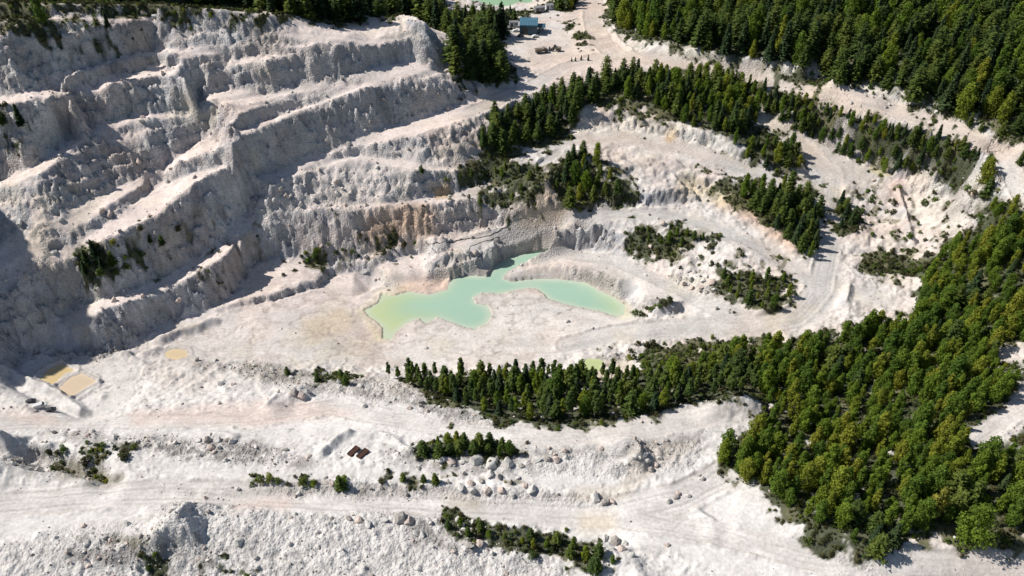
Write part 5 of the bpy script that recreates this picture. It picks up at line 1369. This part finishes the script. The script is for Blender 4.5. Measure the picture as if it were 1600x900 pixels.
M_YEL = mottled('machine_paint', (.14, .12, .09), (.24, .20, .14), 3, .6, .4, .1, .02)
M_STEEL = mottled('grey_steel', (.16, .16, .17), (.30, .30, .31), 3, .5, .4, .1, .01)

# blue shed in the works yard
sh = root('shed', 826, 50, -.05, 'blue metal shed with a lean-to in the works yard at the far end', 'shed')
W_, D_, H_ = 6.6, 6.0, 3.6
bm = bmesh.new(); box(bm, 0, -D_ / 2, H_ / 2, W_, .12, H_); box(bm, 0, D_ / 2, H_ / 2, W_, .12, H_); box(bm, -W_ / 2, 0, H_ / 2, .12, D_ - .13, H_); box(bm, W_ / 2, 0, H_ / 2, .12, D_ - .13, H_); obj('wall', bm, M_BLUE, sh)
for i in range(8):
    bm = bmesh.new(); vs = box(bm, -W_ / 2 - .25 + (W_ + .5) * (i + .5) / 8, 0, H_ + .42, (W_ + .5) / 8 - .05, D_ + .6, .10)
    for v in vs: v.co.z += v.co.y * .10
    obj('panel', bm, M_BLUER, sh)
bm = bmesh.new(); box(bm, -1.2, -D_ / 2 - .09, 1.35, 2.2, .06, 2.7); d_ = obj('door', bm, M_DARK, sh)
bm = bmesh.new(); box(bm, 1.9, -D_ / 2 - .09, 2.0, 1.1, .06, .9); d_ = obj('window', bm, M_GLASS, sh)
bm = bmesh.new(); box(bm, W_ / 2 + 1.6, .6, 2.3, 3.0, 4.2, .1); obj('lean_to_roof', bm, M_BLUE, sh)
for sx in (.4, 3.0):
    for sy in (-1.3, 2.5):
        bm = bmesh.new(); cyl(bm, (W_ / 2 + sx, sy, -.5), (W_ / 2 + sx, sy, 2.25), .07); obj('post', bm, M_STEEL, sh)
for (u, v, rz, lab, sx, sy, m_) in [(803, 42, .1, 'low white site cabin standing left of the blue shed', 4.2, 2.4, M_WHITE), (843, 20, .3, 'grey site cabin half hidden among the trees behind the yard', 5.0, 2.4, M_STEEL), (858, 16, .3, 'small white site cabin farthest back beside the yard', 4.0, 2.4, M_WHITE)]:
    cb = root('site_cabin', u, v, rz, lab, 'cabin', k=.8)
    bm = bmesh.new(); box(bm, 0, 0, 1.3, sx, sy, 2.4, .05); obj('wall', bm, m_, cb)
    bm = bmesh.new(); box(bm, 0, 0, 2.57, sx + .25, sy + .25, .12); obj('roof', bm, M_STEEL, cb)
    bm = bmesh.new(); box(bm, -sx / 4, -sy / 2 - .04, 1.15, .85, .06, 2.0); obj('door', bm, M_DARK, cb)
    bm = bmesh.new(); box(bm, sx / 4, -sy / 2 - .04, 1.6, 1.0, .06, .8); obj('window', bm, M_GLASS, cb)

def wheel(parent, x, y, r, w_):
    bm = bmesh.new(); cyl(bm, (x, y - w_ / 2, r), (x, y + w_ / 2, r), r, 16); o = obj('wheel', bm, M_BLACK, parent)
    bm = bmesh.new(); cyl(bm, (x, y - w_ / 2 - .02, r), (x, y + w_ / 2 + .02, r), r * .5, 10); obj('rim', bm, M_STEEL, o)
def prism(bm, prof, w_):
    n = len(prof); a = [bm.verts.new((x, -w_ / 2, z)) for x, z in prof]; b_ = [bm.verts.new((x, w_ / 2, z)) for x, z in prof]
    bm.faces.new(a); bm.faces.new(b_[::-1])
    for i in range(n): bm.faces.new([a[i], a[(i + 1) % n], b_[(i + 1) % n], b_[i]])
def car(u, v, rz, m_, lab, van=False):
    c = root('parked_car' if not van else 'parked_van', u, v, rz, lab, 'van' if van else 'car', 'vehicles parked beside the settling ponds' if v > 300 else 'cars parked in the far yard', k=.56 if v > 300 else .62)
    bm = bmesh.new()
    if van: prism(bm, [(-2.4, .35), (2.4, .35), (2.45, 1.0), (1.7, 1.15), (1.1, 2.0), (-2.35, 2.05)], 1.9)
    else: prism(bm, [(-2.1, .3), (2.1, .3), (2.15, .75), (1.2, .9), (.55, 1.42), (-1.1, 1.45), (-1.7, .98), (-2.12, .92)], 1.75)
    bmesh.ops.bevel(bm, geom=bm.edges[:], offset=.06, segments=2, affect='EDGES'); obj('body', bm, m_, c)
    bm = bmesh.new()
    if van: prism(bm, [(1.70, 1.2), (1.18, 1.92), (1.12, 1.92), (1.6, 1.2)], 1.7)
    else: prism(bm, [(1.22, .93), (.62, 1.36), (.52, 1.36), (1.0, .93)], 1.55)
    obj('windscreen', bm, M_GLASS, c)
    for s in (-1, 1):
        bm = bmesh.new()
        if van: box(bm, .9, s * .955, 1.5, .9, .03, .55)
        else: box(bm, -.2, s * .88, 1.17, 1.7, .03, .36)
        obj('side_window', bm, M_GLASS, c)
        for x in ((-1.5, 1.5) if van else (-1.3, 1.3)): wheel(c, x, s * .8, .34, .24)
        bm = bmesh.new(); box(bm, 2.15 if not van else 2.44, s * .6, .68, .06, .3, .16); obj('headlight', bm, M_GLASS, c)
car(49, 629, .45, M_DARK, 'dark grey car parked farthest left of three beside the settling ponds')
car(64, 637, .5, M_WHITE, 'white van parked between two dark cars beside the settling ponds', True)
car(80, 642, .5, M_DARK, 'black car parked rightmost of three beside the settling ponds')
v_ = root('service_truck', 246, 33, .2, 'small white truck standing at the head of the top cliff road', 'truck', k=.5)
bm = bmesh.new(); box(bm, 1.4, 0, 1.15, 1.4, 1.8, 1.5, .12); obj('cab', bm, M_WHITE, v_)
bm = bmesh.new(); box(bm, -.9, 0, 1.1, 3.0, 1.9, 1.3, .05); obj('cargo_box', bm, M_WHITE, v_)
bm = bmesh.new(); box(bm, 2.11, 0, 1.45, .04, 1.5, .55); obj('windscreen', bm, M_GLASS, v_)
for s in (-1, 1):
    for x in (-1.4, 1.4): wheel(v_, x, s * .82, .38, .26)

for (u, v, rz, m_, lab) in [(806, 50, .2, M_WHITE, 'white car parked in front of the low site cabin in the far yard'), (838, 52, .1, M_DARK, 'dark car parked close to the right of the blue shed'), (845, 46, 1.2, M_WHITE, 'light car parked beyond the lean-to of the blue shed'), (813, 57, .9, M_DARK, 'dark car standing in the open just below the blue shed'), (836, 60, .4, M_WHITE, 'pale car standing in the open between the shed and the dump truck'), (795, 46, 1.4, M_STEEL, 'grey car at the tree edge left of the site cabin')]:
    car(u, v, rz, m_, lab)
# two earth movers parked on the yard
def dumper(u, v, rz, lab):
    d = root('dump_truck', u, v, rz, lab, 'dump truck', k=.6)
    bm = bmesh.new(); prism(bm, [(-4.2, 2.6), (-3.6, 1.3), (.8, 1.3), (1.3, 2.9), (2.2, 3.1), (2.2, 3.25), (1.0, 3.1), (.6, 2.7), (-4.0, 2.9)], 2.8); obj('dump_body', bm, M_YEL, d)
    bm = bmesh.new(); box(bm, 2.4, 0, 1.9, 1.7, 2.2, 1.6, .1); c = obj('cab', bm, M_YEL, d)
    bm = bmesh.new(); box(bm, 3.27, 0, 2.25, .04, 1.9, .6); obj('windscreen', bm, M_GLASS, d)
    bm = bmesh.new(); box(bm, -.2, 0, 1.0, 6.6, 1.0, .5); obj('chassis', bm, M_DARK, d)
    bm = bmesh.new(); box(bm, 3.6, 0, 1.3, 1.0, 1.9, .9, .08); obj('bonnet', bm, M_YEL, d)
    for s in (-1, 1):
        for x in (-2.9, -1.3, 2.9): wheel(d, x, s * 1.15, .75, .55)
dumper(846, 84, .35, 'dark dump truck parked left on the open yard behind the junction')
ld = root('wheel_loader', 868, 81, 2.9, 'dark wheel loader parked right of the dump truck on the yard', 'wheel loader', k=.65)
bm = bmesh.new(); box(bm, -1.6, 0, 1.7, 3.0, 2.2, 1.4, .15); obj('engine_housing', bm, M_YEL, ld)
bm = bmesh.new(); box(bm, .4, 0, 2.4, 1.4, 1.7, 1.9, .08); obj('cab', bm, M_DARK, ld)
bm = bmesh.new(); prism(bm, [(3.2, .3), (4.5, .2), (4.6, .35), (3.7, .7), (3.6, 1.4), (4.0, 1.7), (3.8, 1.8), (3.2, 1.3)], 2.9); obj('bucket', bm, M_STEEL, ld)
for s in (-1, 1):
    bm = bmesh.new(); cyl(bm, (.9, s * .6, 1.9), (3.4, s * .6, .9), .16, 6); obj('lift_arm', bm, M_YEL, ld)
    for x in (-1.7, 1.6): wheel(ld, x, s * 1.1, .85, .6)

# two rusty steel troughs on the foreground terrace
for (u, v, lab) in [(553, 708, 'rusty brown steel trough, left of the two on the white terrace'), (567, 711, 'rusty brown steel trough, right of the two on the white terrace')]:
    r_ = root('steel_trough', u, v, .95, lab, 'trough', 'rusty troughs lying on the terrace', k=.8)
    bm = bmesh.new(); box(bm, 0, 0, .35, 3.4, 1.5, .5); obj('body', bm, M_RUST, r_)
    for s in (-1, 1):
        bm = bmesh.new(); box(bm, 0, s * .72, .68, 3.5, .1, .14); obj('rail', bm, M_RUST, r_)
        bm = bmesh.new(); box(bm, s * 1.7, 0, .66, .1, 1.3, .12); obj('rail', bm, M_RUST, r_)
    for i in range(5):
        bm = bmesh.new(); box(bm, -1.35 + i * .675, 0, .64, .08, 1.3, .08); obj('rib', bm, M_RUST, r_)

# posts and fence by the spur road
for (u, v, h_, lab) in [(1507, 226, 4.0, 'tall dark post beside the upper haul road'), (1541, 240, 4.2, 'dark post at the head of the spur road')]:
    p_ = root('utility_pole', u, v, 0, lab, 'pole')
    bm = bmesh.new(); cyl(bm, (0, 0, -.5), (0, 0, h_), .13, 8, .09); obj('mast', bm, M_BARK, p_)
    bm = bmesh.new(); box(bm, 0, 0, h_ - .35, .9, .1, .1); obj('crossbar', bm, M_BARK, p_)
fp = [(1541,240), (1546,252), (1550,264), (1555,277), (1560,290)]
pts_ = [];
for (u, v) in fp:
    x, y = pickH(u, v); pts_.append(Vector((x, y, Hat(x, y))))
fe = bpy.data.objects.new('roadside_fence', None); C.objects.link(fe); fe.location = pts_[0]; tag(fe, 'dark post and rail fence running down beside the spur road', 'fence')
for p in pts_:
    q = p - pts_[0]; bm = bmesh.new(); cyl(bm, q + Vector((0, 0, -.3)), q + Vector((0, 0, 1.3)), .12, 6); obj('post', bm, M_BARK, fe)
for a, b_ in zip(pts_[:-1], pts_[1:]):
    for hz in (.55, 1.1):
        bm = bmesh.new(); cyl(bm, a - pts_[0] + Vector((0, 0, hz)), b_ - pts_[0] + Vector((0, 0, hz)), .07, 5); obj('rail', bm, M_BARK, fe)
# hoses
def hose(label, r, *p):
    uv = [(p[i], p[i + 1]) for i in range(0, len(p), 2)]; Q = []
    for (a, b_) in zip(uv[:-1], uv[1:]):
        m_ = max(2, int(math.hypot(a[0] - b_[0], a[1] - b_[1]) / 6))
        for k in range(m_):
            t = k / m_; u, v = a[0] + (b_[0] - a[0]) * t, a[1] + (b_[1] - a[1]) * t
            x, y = pickH(u, v); Q.append(Vector((x, y, Hat(x, y) + r)))
    bm = bmesh.new(); o0 = Q[0]; prev = None; seg = 6
    for i, q in enumerate(Q):
        d = (Q[min(i + 1, len(Q) - 1)] - Q[max(i - 1, 0)]).normalized(); x = d.cross(Vector((0, 0, 1))).normalized(); y = x.cross(d)
        ring = [bm.verts.new(q - o0 + (x * math.cos(k * 2 * math.pi / seg) + y * math.sin(k * 2 * math.pi / seg)) * r) for k in range(seg)]
        if prev:
            for k in range(seg): bm.faces.new([prev[k], prev[(k + 1) % seg], ring[(k + 1) % seg], ring[k]])
        prev = ring
    o = obj('pipe', bm, M_BLACK, None); o.location = o0
    tag(o, label, 'pipe')
hose('long black pipe running down the bank and across the quarry floor platform', .09, 886,246, 870,268, 845,295, 820,322, 797,352, 778,366, 740,374, 700,380, 664,384, 688,400)
hose('thin black pipe looping over the platform above the lake', .07, 780,372, 760,378, 735,386, 732,394, 742,402, 752,404)
print('done', round(time.time() - T0, 1), 'objects', len(bpy.data.objects))
